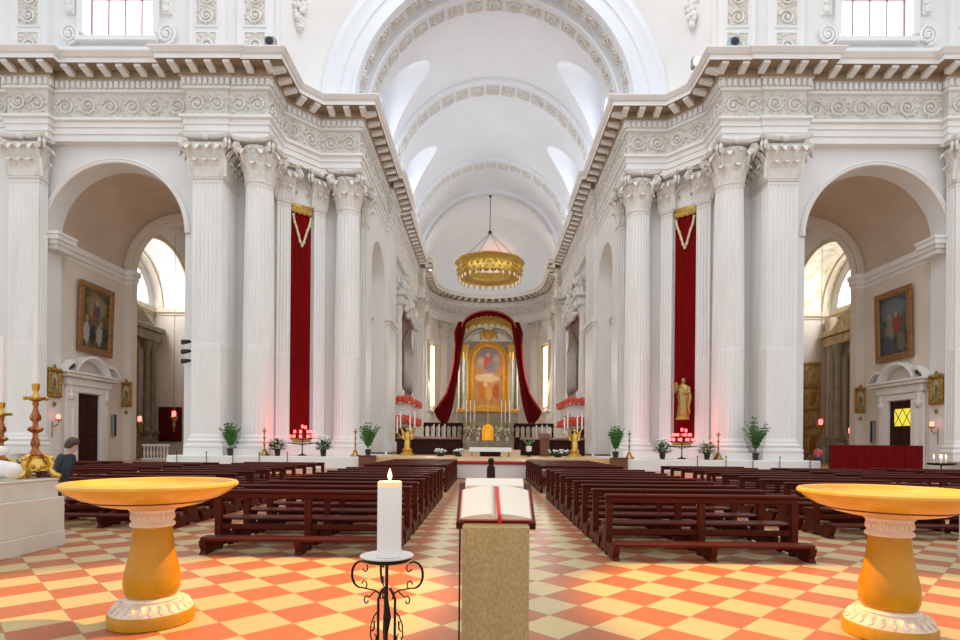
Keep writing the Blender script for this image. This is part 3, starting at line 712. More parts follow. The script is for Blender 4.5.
# ------------------------------------------------------------------ attic over the transept, pendentives
wn = 9
for s in (-1, 1):
    sd = SIDE[s]; to = lambda a, d, z: (A+s*a, d, z)
    def bx(mb, u0, u1, y0, y1, z0, z1):
        a, b = sorted((A+s*u0, A+s*u1)); mb.box(a, b, y0, y1, z0, z1)
    mb = MB(); C = 24.25; hw = 2.25; zb = 27.55
    for (u0, u1, z0, z1) in ((13.9, C-hw, 25.2, 36), (C+hw, 58, 25.2, 36), (C-hw, C+hw, 25.2, zb), (C-hw, C+hw, 32, 36)): bx(mb, u0, u1, 36.3, 37.2, z0, z1)
    struct(mb, 'wall_attic_'+sd, 'plaster')
    mb = MB()
    for u in (18.45, 15.35, 29.95):
        bx(mb, u-1.15, u+1.15, 36.0, 36.32, 25.2, 36)
        for z0, z1 in ((26.0, 27.75), (28.2, 30.6), (31, 34)):
            h = z1-z0; w = 1.3
            mb.cur = 1; bx(mb, u-w/2, u+w/2, 35.97, 36.01, z0, z1); mb.cur = 0
            for (a, b, c, d) in ((u-w/2-.09, u+w/2+.09, z0-.09, z0), (u-w/2-.09, u+w/2+.09, z1, z1+.09), (u-w/2-.09, u-w/2, z0, z1), (u+w/2, u+w/2+.09, z0, z1)): bx(mb, a, b, 35.9, 36.01, c, d)
            mb.cur = 2
            m = max(1, round(h/1.3))
            for k in range(m): scroll(mb, (A+s*u-w/2, 35.96, z0+h*k/m), (1, 0, 0), (0, 0, 1), (0, -1, 0), w, h/m, .08)
            mb.cur = 0
    bx(mb, C-4.0, C+4.0, 35.95, 36.32, 26.5, 26.85); bx(mb, C-2.6, C+2.6, 35.8, 36.32, 27.2, 27.5); bx(mb, 13.6, 58, 35.7, 36.32, 25.2, 25.9)
    for q in (-1, 1):                                                 # window surround and scrolls
        bx(mb, C+q*hw-.0 if q > 0 else C-hw-.42, C+q*hw+.42 if q > 0 else C-hw, 36.05, 36.32, 27.85, 33)
        cx = A+s*(C+q*3.15)
        pts = [(cx+.62*(1-.82*k/20)*cos(-PI/2+k/20*4.4*PI), 36.05, 27.75+.85*(1-.82*k/20)*.8*sin(-PI/2+k/20*4.4*PI)) for k in range(21)]
        mb.tube(pts, .09, 6); mb.ball((cx, 36.05, 27.75), .16, 8, 5)
        bx(mb, C+q*3.15-.3, C+q*3.15+.3, 36.1, 36.32, 29.1, 33)
        mb.cur = 2
        for k in range(6): mb.ball((cx+R.uniform(-.1, .1), 36.05, 29.4+k*.5), (.24, .12, .28), 6, 4)
        mb.cur = 0
    struct(mb, 'trim_attic_'+sd, ['plaster', 'reliefbed', 'relief'], smooth=30)
    w = thing('window_%d' % (1 if s < 0 else 3), 'bright square window with mauve bars high over the %s arch' % sd, 'window', kind='structure')
    mb = MB(); mb.quad(to(C-hw, 37.0, zb), to(C+hw, 37.0, zb), to(C+hw, 37.0, 32), to(C-hw, 37.0, 32)); mb.build('pane', 'pane', w)
    mb = MB()
    for k in range(5): u = C-hw+.06+(2*hw-.12)*k/4; bx(mb, u-.05, u+.05, 36.8, 36.92, zb, 32)
    bx(mb, C-hw, C+hw, 36.8, 36.92, zb, zb+.12); bx(mb, C-hw, C+hw, 36.8, 36.92, 30.5, 30.6); mb.build('frame', 'mullion', w)
    # pendentive: from the attic edge to the outer edge of the crossing arch
    mb = MB(); rows = []
    for j in range(25):
        z = 25.1+9.6*j/24; q = max(0, z-ZC+.3)
        ui = math.sqrt(max(.2, 12.15**2-q*q)); p0 = Vector((14.1, 36.35-.02*q)); p1 = Vector((ui, 39.7))
        rows.append([to(*(p0.lerp(p1, k/8)+Vector((.45, .5))*sin(PI*k/8)*.5), z) for k in range(9)])
    mb.loft(rows, False, False)
    struct(mb, 'wall_pendentive_'+sd, 'plaster', smooth=40)
    mb = MB(); base = Vector(to(12.75, 37.4, 29.3)); n = Vector((-s*.75, -.66, 0)); e = Vector((.66, -s*.75, 0))*1
    for k in range(90):
        v = R.random()**.7; p = base+Vector((0, 0, v*4.6))+e*R.uniform(-1, 1)*(.10+1.1*v)-n*.0
        mb.ball(tuple(p-n*.55+n*R.uniform(.0, .25)), (R.uniform(.12, .26), R.uniform(.12, .26), R.uniform(.14, .34)), 6, 4)
    struct(mb, 'trim_pendentive_'+sd, 'relief', smooth=50)
# ------------------------------------------------------------------ pews
ORD = ['first', 'second', 'third', 'fourth', 'fifth', 'sixth', 'seventh', 'eighth', 'ninth', 'tenth', 'eleventh', 'twelfth', 'thirteenth', 'fourteenth', 'fifteenth', 'sixteenth', 'seventeenth']
PW = 2.85
def make_pew():
    t = thing('pew', 'pew', 'pew'); h = PW/2
    def B(name, *b, ch=.012, extra=None):
        mb = MB(); mb.bbox(*b, ch)
        if extra: extra(mb)
        return mb.build(name, 'wood', t)
    rail = B('top_rail', -h-.02, h+.02, -.065, .075, .855, .905, ch=.018, extra=lambda mb: mb.bbox(-h, h, -.03, .03, .775, .856, .008))
    B('seat', -h+.03, h-.03, .03, .44, .435, .47, ch=.014)
    mb = MB(); mb.loft([[(x, -.53, .205), (x, -.28, .205), (x, -.28, .245), (x, -.31, .26), (x, -.51, .26), (x, -.54, .24)] for x in (-h+.03, h-.03)]); mb.build('kneeler', 'wood', t)
    mb = MB(); mb.bbox(-h+.04, h-.04, -.02, .02, .30, .38, .008); mb.build('stretcher', 'wood', t)
    for x in (-h+.05, 0, h-.05):
        mb = MB(); mb.loft([[(x-.048, -.045, z0), (x+.048, -.045, z0), (x+.048, .045, z0), (x-.048, .045, z0)] for z0 in (0, .78)]); mb.build('post', 'wood', t)
        mb = MB(); pl = [(-.02, .04), (.30, .04), (.34, .0), (.40, .0), (.40, .10), (.30, .16), (.27, .28), (.33, .38), (.42, .435), (-.02, .435)]
        mb.loft([[(xx, y+.03, z) for y, z in pl] for xx in (x-.035, x+.035)]); mb.build('seat_bracket', 'wood', t)
        xx = x
        mb = MB(); pl = [(-.53, .205), (-.51, .12), (-.47, .06), (-.52, 0), (-.25, 0), (-.02, .07), (-.02, .20), (-.3, .205)]
        mb.loft([[(xq, y, z) for y, z in pl] for xq in (xx-.045, xx+.045)]); mb.build('foot', 'wood', t)
    return t
pew0 = make_pew(); pew_used = []
def pew(x, y, label, group, rz=0.):
    if not pew_used:
        pew_used.append(1); pew0.location = (x, y, 0); pew0.rotation_euler.z = rz; pew0['label'] = label; pew0['group'] = group; return pew0
    return dup(pew0, (x, y, 0), rz, label, group)
for s, xc in ((-1, -1.28-PW/2), (1, 1.80+PW/2)):
    for k in range(9): pew(xc, (8.62 if s < 0 else 8.48)+1.02*k, 'dark wooden pew of the front block %s of the aisle, %s row from the lectern' % (SIDE[s], ORD[k]), 'pews of the front block %s of the aisle' % SIDE[s])
    for k in range(7): pew(xc, 19.2+1.02*k, 'dark wooden pew of the rear block %s of the aisle, %s row behind the gap' % (SIDE[s], ORD[k]), 'pews of the rear block %s of the aisle' % SIDE[s])
for s, x0, y0 in ((-1, -5.78, 10.98), (1, 6.12, 10.60)):
    for k in range(10): pew(x0+s*PW/2, y0+1.02*k, 'dark wooden pew behind the %s basin, %s row of the outer block' % (SIDE[s], ORD[k]), 'pews of the %s outer block' % SIDE[s])
    for k in range(5): pew(x0+s*(PW*1.5+.55), y0+3.7+1.14*k, 'dark wooden pew %s of the outer block, %s row towards the %s arch' % (SIDE[s], ORD[k], SIDE[s]), 'pews in front of the %s arch' % SIDE[s], -s*.05)
    for k in range(4): pew(x0+s*(PW*2.5+1.3), y0+5.0+1.22*k, 'dark wooden pew at the %s edge, %s row before the side door' % (SIDE[s], ORD[k]), 'pews by the %s side door' % SIDE[s], -s*.10)
    for k in range(3): pew(x0+s*(PW*3.5+2.3), y0+6.0+1.36*k, 'dark wooden pew farthest to the %s, %s row' % (SIDE[s], ORD[k]), 'pews farthest to the %s' % SIDE[s], -s*.14)

# ------------------------------------------------------------------ basins
def basin(loc, label):
    t = thing('basin', label, 'basin', loc, 0, None, None, (.97, .97, .985))
    mb = MB(); mb.lathe([(.05, 1.155), (.30, 1.165), (.50, 1.195), (.63, 1.235), (.672, 1.262), (.684, 1.284), (.702, 1.295), (.722, 1.293), (.738, 1.280), (.741, 1.262), (.730, 1.246), (.700, 1.228), (.655, 1.192), (.57, 1.146), (.50, 1.128)], 72, caps=False)
    bowl = mb.build('bowl', 'giallo_light', t, 40)
    mb = MB(); mb.lathe([(.50, 1.128), (.503, 1.121), (.49, 1.115)], 72, caps=False); mb.build('inlay_line', 'groove', bowl, 40)
    mb = MB(); mb.lathe([(.49, 1.117), (.42, 1.088), (.30, 1.064), (.22, 1.052), (.19, 1.05)], 64, caps=False); mb.build('bowl_underside', 'giallo_light', bowl, 40)
    mb = MB(); mb.lathe([(.188, 1.06), (.200, 1.04), (.180, 1.02), (.172, 1.01), (.168, .93), (.184, .918), (.192, .903), (.186, .888), (.168, .88)], 48)
    for k in range(22):
        a = 2*PI*k/22; mb.ball((.170*cos(a), .170*sin(a), .972), (.020, .020, .034), 6, 5)
        mb.ball((.172*cos(a+.14), .172*sin(a+.14), 1.008), (.012, .012, .02), 5, 4)
    mb.build('carved_collar', 'pinkmarble', t, 40)
    mb = MB(); mb.lathe([(.166, .885), (.170, .80), (.180, .70), (.203, .58), (.232, .46), (.241, .38), (.235, .31), (.216, .26), (.200, .235)], 56); mb.build('pedestal', 'giallo', t, 45)
    mb = MB(); mb.lathe([(.20, .25), (.235, .24), (.245, .225), (.236, .212), (.25, .205), (.30, .175), (.345, .135), (.352, .118)], 56)
    for k in range(24):
        a = 2*PI*k/24; o = Vector((cos(a), sin(a), 0)); w = Vector((-sin(a), cos(a), 0))
        P = [o*.255+w*.022+Vector((0, 0, .206)), o*.255-w*.022+Vector((0, 0, .206)), o*.335-w*.030+Vector((0, 0, .152)), o*.352+Vector((0, 0, .135)), o*.335+w*.030+Vector((0, 0, .152)), o*.31+Vector((0, 0, .196))]
        i = [mb.P(p) for p in P]
        for j in range(5): mb.F(i[j], i[(j+1) % 5], i[5])
    mb.build('leaf_carved_foot', 'pinkmarble', t, 30)
    mb = MB(); mb.lathe([(.352, 0), (.365, .012), (.365, .10), (.350, .122), (.30, .125)], 56); mb.build('plinth', 'giallo', t, 40)
    return t
b1 = basin((-3.03, 5.12, 0), 'yellow marble holy water basin on a pedestal, beside the lit candle on the left')
b2 = basin((3.55, 5.0, 0), 'yellow marble holy water basin on a pedestal, at the right before the pews')
# ------------------------------------------------------------------ lectern with the open book
LY = 3.55
t = thing('lectern', 'narrow lectern draped in gold damask holding an open book in the aisle', 'lectern', (.066, LY, 0))
mb = MB(); mb.bbox(-.17, .17, -.02, .20, .0, .05); mb.bbox(-.03, .03, .06, .12, .05, 1.165); mb.build('stand', 'wood', t)
mb = MB(); th = math.radians(27.5)
mb.xf = Matrix.Translation((0, -.055, 1.165)) @ Matrix.Rotation(th, 4, 'X')
mb.bbox(-.245, .245, -.01, .46, -.035, .0, .006); mb.bbox(-.245, -.20, -.03, -.01, -.04, .012, .004); mb.bbox(.20, .245, -.03, -.01, -.04, .012, .004); mb.build('book_rest', 'wood', t)
mb = MB(); n = 26; rows = []
for j in range(12):
    z = 1.135-1.105*j/11
    rows.append([(-.205+.41*i/n, -.105+.006*sin(i*1.1+.3*j*.2)+.016*sin(i*.47+1.2)*(.3+j/15)+.012*math.sin(i/n*PI)*-1, z) for i in range(n+1)])
rows.insert(0, [(-.205+.41*i/n, -.055, 1.155) for i in range(n+1)])
back = [[(x, y+.012, z) for x, y, z in r] for r in rows]
for r in (rows, back): mb.loft(r, False, False)
mb.build('cloth', 'damask', t, True)
mb = MB(); mb.tube([(-.222, -.06, 0), (-.222, -.05, 1.13)], .0055, 8); mb.ball((-.222, -.06, .40), .016, 8, 6); mb.build('side_rod', 'iron', t)
bk = thing('book', 'open book with cream pages and a red ribbon lying on the lectern', 'book', (.066, LY-.055, 1.166))
bk.rotation_euler = (th, 0, 0)
mb = MB(); mb.bbox(-.228, .228, .0, .345, .001, .010, .003); mb.build('cover', 'rim', bk)
def page_z(x): q = abs(x)/.215; return .012+.034*(1-q**2.2)*min(1, q*7+.05)+.006
for sd in (-1, 1):
    mb = MB(); xs = [sd*.215*k/14 for k in range(15)]
    rings = [[(x, y, .011) for x in xs]+[(x, y, page_z(x)) for x in reversed(xs)] for y in (.006, .335)]
    mb.loft(rings); mb.build('pages', 'paper', bk, 50)
    for r in range(15):
        for w in range(1): pass
mb = MB()
for sd in (-1, 1):
    x0, x1 = sorted((sd*.2155, sd*.219))
    mb.box(x0, x1, .006, .335, .011, .019)
mb.build('page_edges', 'pageedge', bk)
mb = MB(); pts = [(.008, .325, .052), (.010, .2, .054), (.014, .1, .055), (.018, .0, .054), (.021, -.012, .045), (.026, -.022, -.035)]
for a, b in zip(pts, pts[1:]):
    mb.quad((a[0]-.011, a[1], a[2]), (a[0]+.011, a[1], a[2]), (b[0]+.011, b[1], b[2]), (b[0]-.011, b[1], b[2]))
    mb.quad((a[0]-.011, a[1]-.001, a[2]-.003), (a[0]+.011, a[1]-.001, a[2]-.003), (b[0]+.011, b[1]-.001, b[2]-.003), (b[0]-.011, b[1]-.001, b[2]-.003))
mb.build('ribbon', 'ribbon', bk)
b3 = thing('book', 'second cream book lying flat above the open book on the lectern', 'book', (.06, LY+.25, 1.325), 0)
b3.rotation_euler = (th, 0, 0)
mb = MB(); mb.bbox(-.195, .195, .0, .10, .012, .046, .004); mb.build('pages', 'paper', b3)
mb = MB(); mb.bbox(-.20, .20, -.003, .105, .0, .012, .004); mb.build('cover', 'rim', b3)
# ------------------------------------------------------------------ candle and its iron stand
CX, CY, CZ = -.53, 3.05, 1.038
t = thing('candle_stand', 'black wrought iron stand with scrolls carrying the large lit candle', 'candle stand', (CX, CY, 0))
mb = MB(); mb.lathe([(.02, CZ-.030), (.118, CZ-.030), (.130, CZ-.022), (.134, CZ-.010), (.12, CZ-.012)], 40); mb.build('pan', 'iron', t, 40)
mb = MB(); mb.lathe([(.02, CZ-.012), (.115, CZ-.012), (.142, CZ-.004), (.144, CZ+.002), (.11, CZ-.005), (.02, CZ-.005)], 40); mb.build('plate', 'dish', t, 40)
mb = MB(); mb.tube([(0, 0, .25), (0, 0, CZ-.03)], .009, 8); mb.tube([(0, 0, .62), (.004, 0, .70), (0, 0, .80)], [.010, .022, .010], 8)
mb.build('stem', 'iron', t)
for k in range(3):
    a = -PI/2+.15+2*PI*k/3+PI/3*0; a = (.10, PI-.10, PI/2+.35)[k]; o = Vector((cos(a), sin(a), 0)); z = Vector((0, 0, 1)); q = lambda r, h: o*(r*.67)+z*h
    leg = MB(); leg.tube([q(.085, .0), q(.075, .10), q(.068, .30), q(.068, .80), q(.045, .84), q(.025, .86)], .0075, 6)
    lg = leg.build('leg', 'iron', t)
    sc = MB()
    pts = [q(.16+.05*sin(b)*1.0, .955+.0*b) for b in ()]
    path = [(.155, .975), (.172, .992), (.195, .99), (.20, .97), (.185, .96)][::-1]
    big = [(.125, CZ-.045), (.14, CZ-.03)]
    c1 = [(.178+.020*cos(b), .968+.020*sin(b)) for b in [PI*1.9-k2*.55 for k2 in range(8)]]
    c2 = [(.215+.075*cos(b), .93+.072*sin(b)) for b in [2.1-k2*.32 for k2 in range(13)]]
    c3 = [(.145, .852), (.10, .848), (.06, .83), (.045, .80)]
    c4 = [(.185+.022*cos(b), .875+.022*sin(b)) for b in [-1.9-k2*.7 for k2 in range(7)]]
    sc.tube([q(r, h) for r, h in c1[::-1]], .004, 5); sc.tube([q(r, h) for r, h in c2], [.0042+.003*sin(PI*k2/12) for k2 in range(13)], 5)
    sc.tube([q(r, h) for r, h in [c2[-1]]+c3], .0042, 5); sc.tube([q(r, h) for r, h in c4], .0038, 5)
    c5 = [(.165+.028*cos(b)*(1-.08*k2), .79+.028*sin(b)*(1-.08*k2)) for k2, b in enumerate([2.4-k2*.7 for k2 in range(9)])]
    sc.tube([q(.05, .83), q(.09, .845)]+[q(r, h) for r, h in c5], .004, 5)
    c6 = [(.075, .73), (.10, .71), (.128, .66), (.132, .60), (.11, .56), (.085, .57), (.083, .60), (.10, .61)]
    sc.tube([q(r, h) for r, h in c6], .004, 5); sc.tube([q(.10, .68), q(.10, .64), q(.118, .625)], .005, 5)
    sc.tube([q(.075, .56), q(.095, .53), q(.115, .53), q(.112, .55)], .005, 5)
    sc.build('scroll', 'iron', lg)
t = thing('candle', 'thick white lit candle standing on the iron stand left of the lectern', 'candle', (CX+.012, CY, CZ))
mb = MB(); mb.lathe([(.0635, -.004), (.065, 0), (.065, .372), (.062, .378)], 40, caps=False); mb.F(*[mb.P((.0635*cos(a), .0635*sin(a), -.004)) for a in [2*PI*k/40 for k in range(40)]]); mb.build('wax_body', 'wax', t, 40)
mb = MB(); mb.lathe([(.0645, .368), (.0655, .392), (.061, .400), (.052, .392), (.03, .384), (.004, .382)], 40); mb.build('glowing_rim', 'waxtip', t, 40)
mb = MB(); mb.tube([(0, 0, .38), (.002, 0, .405), (.004, .001, .418)], .0022, 6); mb.build('wick', 'black', t)
mb = MB(); mb.lathe([(.002, .408), (.008, .415), (.0115, .428), (.009, .443), (.004, .458), (.0006, .470)], 14); mb.build('flame', 'flamecore', t, True)

# ------------------------------------------------------------------ marble blocks at the edges and what stands on the left one
t = thing('altar_block', 'pale marble altar base with a stepped top at the left edge', 'altar', (-6.55, 8.76, 0))
mb = MB(); mb.bbox(-3.6, 0, -3.2, 0, 0, .25, .01); mb.bbox(-3.58, -.012, -3.2, -.012, .25, .765, .01); mb.build('base', 'block', t)
mb = MB(); mb.bbox(-3.5, -.10, -3.2, -.03, .765, 1.02, .008); mb.bbox(-3.54, -.085, -3.2, -.015, 1.02, 1.05, .008); mb.build('upper_step', 'block', t)
t = thing('altar_block', 'pale marble altar base showing only its corner at the right edge', 'altar', (7.12, 8.6, 0))
mb = MB(); mb.bbox(0, 3.6, -3.2, 0, 0, .25, .01); mb.bbox(.012, 3.58, -3.2, -.012, .25, .765, .01); mb.build('base', 'block', t)
mb = MB(); mb.bbox(.60, 3.5, -3.2, -.03, .765, 1.02, .008); mb.build('upper_step', 'block', t)
def ornate_stick(loc, k, label, ch):
    t = thing('candlestick', label, 'candlestick', loc, .3, None, None, (k, k, k))
    mb = MB(); mb.lathe([(.085, .33), (.10, .36), (.06, .41), (.04, .46), (.062, .52), (.055, .57), (.035, .64), (.035, .69), (.085, .72), (.105, .75), (.09, .775), (.035, .80), (.035, .86), (.058, .90), (.062, .96), (.036, 1.04), (.028, 1.1), (.045, 1.14), (.03, 1.2)], 18)
    for kk in range(6):
        a = kk*PI/3; mb.ball((.056*cos(a), .056*sin(a), .93), (.024, .024, .05), 6, 5)
    mb.build('shaft', 'redgold', t, 40)
    mb = MB(); mb.lathe([(.03, 1.17), (.12, 1.21), (.14, 1.24), (.05, 1.26), (.03, 1.31), (.045, 1.36), (.055, 1.44), (.04, 1.45)], 20)
    for kk in range(4):
        a = kk*PI/2+.4; mb.ball((.13*cos(a), .13*sin(a), 1.225), .035, 6, 5)
    mb.build('drip_pan', 'gold', t, 40)
    mb = MB()
    mb.lathe([(.20, .12), (.17, .20), (.11, .30), (.12, .34)], 12)
    for kk in range(3):
        a = kk*2*PI/3+.2; o = Vector((cos(a), sin(a), 0)); z = Vector((0, 0, 1))
        mb.tube([o*.10+z*.36, o*.17+z*.32, o*.20+z*.22, o*.18+z*.13, o*.24+z*.05, o*.30+z*.035], [.03, .045, .05, .045, .05, .035], 7)
        mb.ball(tuple(o*.30+z*.036), .036, 7, 5); mb.ball(tuple(o*.20+z*.30), .045, 7, 5)
        for q in range(5):
            b = a+.25+q*.33; mb.ball((.19*cos(b), .19*sin(b), .14+.05*(q % 2)), .035, 6, 4)
    mb.build('foot', 'gold', t, 40)
    mb = MB(); mb.lathe([(.036, 1.42), (.036, 1.45+ch), (.01, 1.46+ch)], 14); mb.build('candle', 'wax', t, 40)
    return t
ornate_stick((-6.90, 8.58, 1.05), 1., 'taller gilded red candlestick with a white candle, on the left marble altar', 1.05)
ornate_stick((-7.42, 8.58, 1.05), .80, 'shorter gilded candlestick at the very left edge on the marble altar', 1.25)
mb = MB(); mb.loft([[(-.9+1.15*k/8, .14*sin(a)*(1-.12*(k/8)**4), .16+.15*cos(a)*(1-.3*(k/8)**5)) for a in [2*PI*j/14 for j in range(14)]] for k in range(9)])
mb.ball((.27, 0, .14), (.10, .13, .12), 12, 8); mb.loft([[(-.9+.95*k/6, .05+.10*cos(a), .42+.07*sin(a)*(1-.1*k/6)) for a in [2*PI*j/12 for j in range(12)]] for k in range(7)]); mb.ball((.06, .05, .42), (.08, .1, .07), 10, 7)
mb.tube([(-.5, .05, .28), (-.5, .05, .40)], .06, 8)
o = mb.build('marble_carving', 'marble', None, 50, (-6.98, 7.95, 1.06)); tag(o, 'rounded white marble carving lying on the altar at the left edge', 'carving')

# ------------------------------------------------------------------ red banners, statue, votive stands
for s in (-1, 1):
    sd = SIDE[s]; dg = -s*math.radians(41)
    t = thing('red_banner', 'long dark red velvet hanging with gold top between the %s columns' % sd, 'hanging', (A+s*(13.44-.16*.657), 39.36-.16*.754, 1.75), dg)
    mb = MB(); n = 40
    f = [[(-.70+1.4*i/n, -.035*(1+cos(i/n*2*PI*5.5))*.5-.01, z) for i in range(n+1)] for z in (0.1, 6, 12, 16.1)]
    b = [[(x, .05, z) for x, y, z in r] for r in f]
    mb.loft([fr+list(reversed(bk_)) for fr, bk_ in zip(f, b)]); mb.build('cloth', 'velvet', t, 60)
    mb = MB(); mb.bbox(-.74, .74, -.12, .05, 15.85, 16.35, .03)
    for k in range(9): mb.ball((-.66+k*.165, -.11, 15.85), (.11, .05, .16+.05*(k % 2)), 8, 5)
    mb.build('gold_valance', 'goldpaint', t, 50)
    mb = MB(); rr = [(x_, z_-1.0) for x_, z_ in [(-.74, 16.5), (-.62, 16.0), (-.45, 15.65), (-.3, 15.2), (-.15, 14.75), (0, 14.5), (.15, 14.75), (.3, 15.2), (.45, 15.65), (.62, 16.0), (.74, 16.5)]]
    mb.tube([(x*.85, -.11, z) for x, z in rr], .075, 6)
    for x, z in rr: mb.ball((x*.85, -.12, z), .11, 6, 4)
    mb.build('tassel_cord', 'creamwin', t, 40)
    mb = MB(); mb.bbox(-.72, .72, -.08, .05, -.12, .10, .02)
    for k in range(21): mb.box(-.70+k*.067, -.66+k*.067, -.06, -.03, -.3, -.1)
    mb.build('gold_fringe', 'goldpaint', t)
    # votive stand
    t = thing('votive_stand', 'pyramid votive stand of glowing red lamps before the %s red hanging' % sd, 'votive stand', (A+s*12.0, 35.75, ZB), 0)
    mb = MB(); mb.lathe([(.28, 0), (.28, .04), (.05, .12), (.035, .2), (.035, 1.74)], 14); mb.build('pole', 'iron', t, 40)
    lamps = []
    for (r, z, m) in ((.86, .80, 0), (.78, 1.12, 11), (.52, 1.42, 7)):
        mb = MB(); mb.tube([(r*cos(a), r*sin(a), z) for a in [2*PI*k/24 for k in range(25)]], .025, 5)
        for k in range(4): a = k*PI/2; mb.tube([(0, 0, z-.12), (r*cos(a), r*sin(a), z)], .02, 5)
        mb.lathe([(r-.1, z-.03), (r+.08, z-.03), (r+.08, z), (r-.1, z)], 24, caps=False)
        mb.build('tray', 'iron', t)
        for k in range(m): lamps.append((r*cos(2*PI*k/m+.3), r*sin(2*PI*k/m+.3), z))
    lamps.append((0, 0, 1.75)); lamps.append((.22, -.1, 1.7))
    mb = MB(); mb.lathe([(.055, 0), (.075, .03), (.08, .17), (.07, .19), (.02, .16)], 10); lm = mb.mesh('lamp', 'redglass', 40)
    for p in lamps: place('red_lamp', lm, t, p)
# gilded statue on the right hanging
t = thing('statue', 'gilded standing figure of a robed saint in front of the right red hanging', 'statue', (A+13.05, 38.65, 3.35), math.radians(-41))
mb = MB(); mb.lathe([(.42, 0), (.45, .05), (.42, .16), (.36, .22)], 16)
mb.build('console', 'goldpaint', t, 40)
mb = MB()
prof = [(.36, .24, .18), (.40, .27, .35), (.36, .25, .8), (.34, .24, 1.2), (.37, .26, 1.5), (.36, .25, 1.8), (.40, .24, 2.1), (.36, .20, 2.3), (.13, .12, 2.42), (.11, .11, 2.5)]
mb.loft([[((rx*(1+.09*sin(a*7+z*2)))*cos(a)+.05*sin(z*1.4), ry*(1+.09*sin(a*7+z*2))*sin(a), z) for a in [2*PI*k/28 for k in range(28)]] for rx, ry, z in prof])
mb.ball((.04, -.03, 2.66), (.15, .16, .20), 12, 9); mb.ball((.04, -.19, 2.64), (.025, .03, .035), 6, 4)
mb.tube([(-.32, 0, 2.2), (-.48, -.12, 1.95), (-.42, -.32, 2.15), (-.30, -.36, 2.3)], [.11, .10, .08, .06], 8)
mb.tube([(.40, 0, 2.2), (.46, -.10, 1.85), (.25, -.30, 1.75), (.1, -.32, 1.85)], [.11, .11, .09, .06], 8)
mb.tube([(.42, -.1, 2.1), (.5, -.05, 1.5), (.42, -.15, .9), (.45, 0, .4)], [.10, .13, .11, .07], 7)
mb.ball((-.32, -.36, 2.42), (.10, .10, .13), 8, 6)
mb.build('figure', 'brass', t, 50)
mb = MB(); mb.tube([(-.75, -.34, 2.32), (-.15, -.38, 2.28)], .03, 6); mb.tube([(-.58, -.36, 2.15), (-.58, -.36, 2.6)], .03, 6); mb.build('cross', 'gold', t)

# ------------------------------------------------------------------ brass candlesticks, plants, rails before the piers
def brass_stick(loc, h, label, candle=.0):
    t = thing('candlestick', label, 'candlestick', loc); k = h/1.75
    mb = MB(); mb.lathe([(.30*k, 0), (.30*k, .05*k), (.20*k, .16*k), (.13*k, .26*k), (.15*k, .34*k)], 12, a0=.26)
    for q in range(3):
        a = q*2*PI/3; mb.ball((.28*k*cos(a), .28*k*sin(a), .05*k), .06*k, 7, 5)
    mb.build('foot', 'brass', t, 40)
    mb = MB(); mb.lathe([(.06, .3*k), (.10, .38*k), (.05, .46*k), (.045, .66*k), (.09, .74*k), (.045, .82*k), (.04, 1.05*k), (.085, 1.14*k), (.045, 1.22*k), (.04, 1.42*k), (.06, 1.48*k), (.14, 1.52*k), (.15, 1.55*k), (.05, 1.57*k), (.05, 1.66*k), (.02, 1.75*k)], 14); mb.build('stem', 'brass', t, 40)
    if candle:
        mb = MB(); mb.lathe([(.045, 1.6*k), (.045, 1.66*k+candle), (.01, 1.67*k+candle)], 10); mb.build('candle', 'wax', t, 40)
brass_stick((-13.6, 34.55, ZB), 1.75, 'brass candlestick on the step between the left round column and its red hanging')
brass_stick((-8.05, 34.75, ZB), 1.75, 'brass candlestick on the step in front of the left inner column')
brass_stick((8.80, 34.75, ZB), 1.75, 'brass candlestick on the step beside the right inner column')
brass_stick((14.15, 34.55, ZB), 1.75, 'brass candlestick with a tall white candle, right of the gilded statue', 1.5)
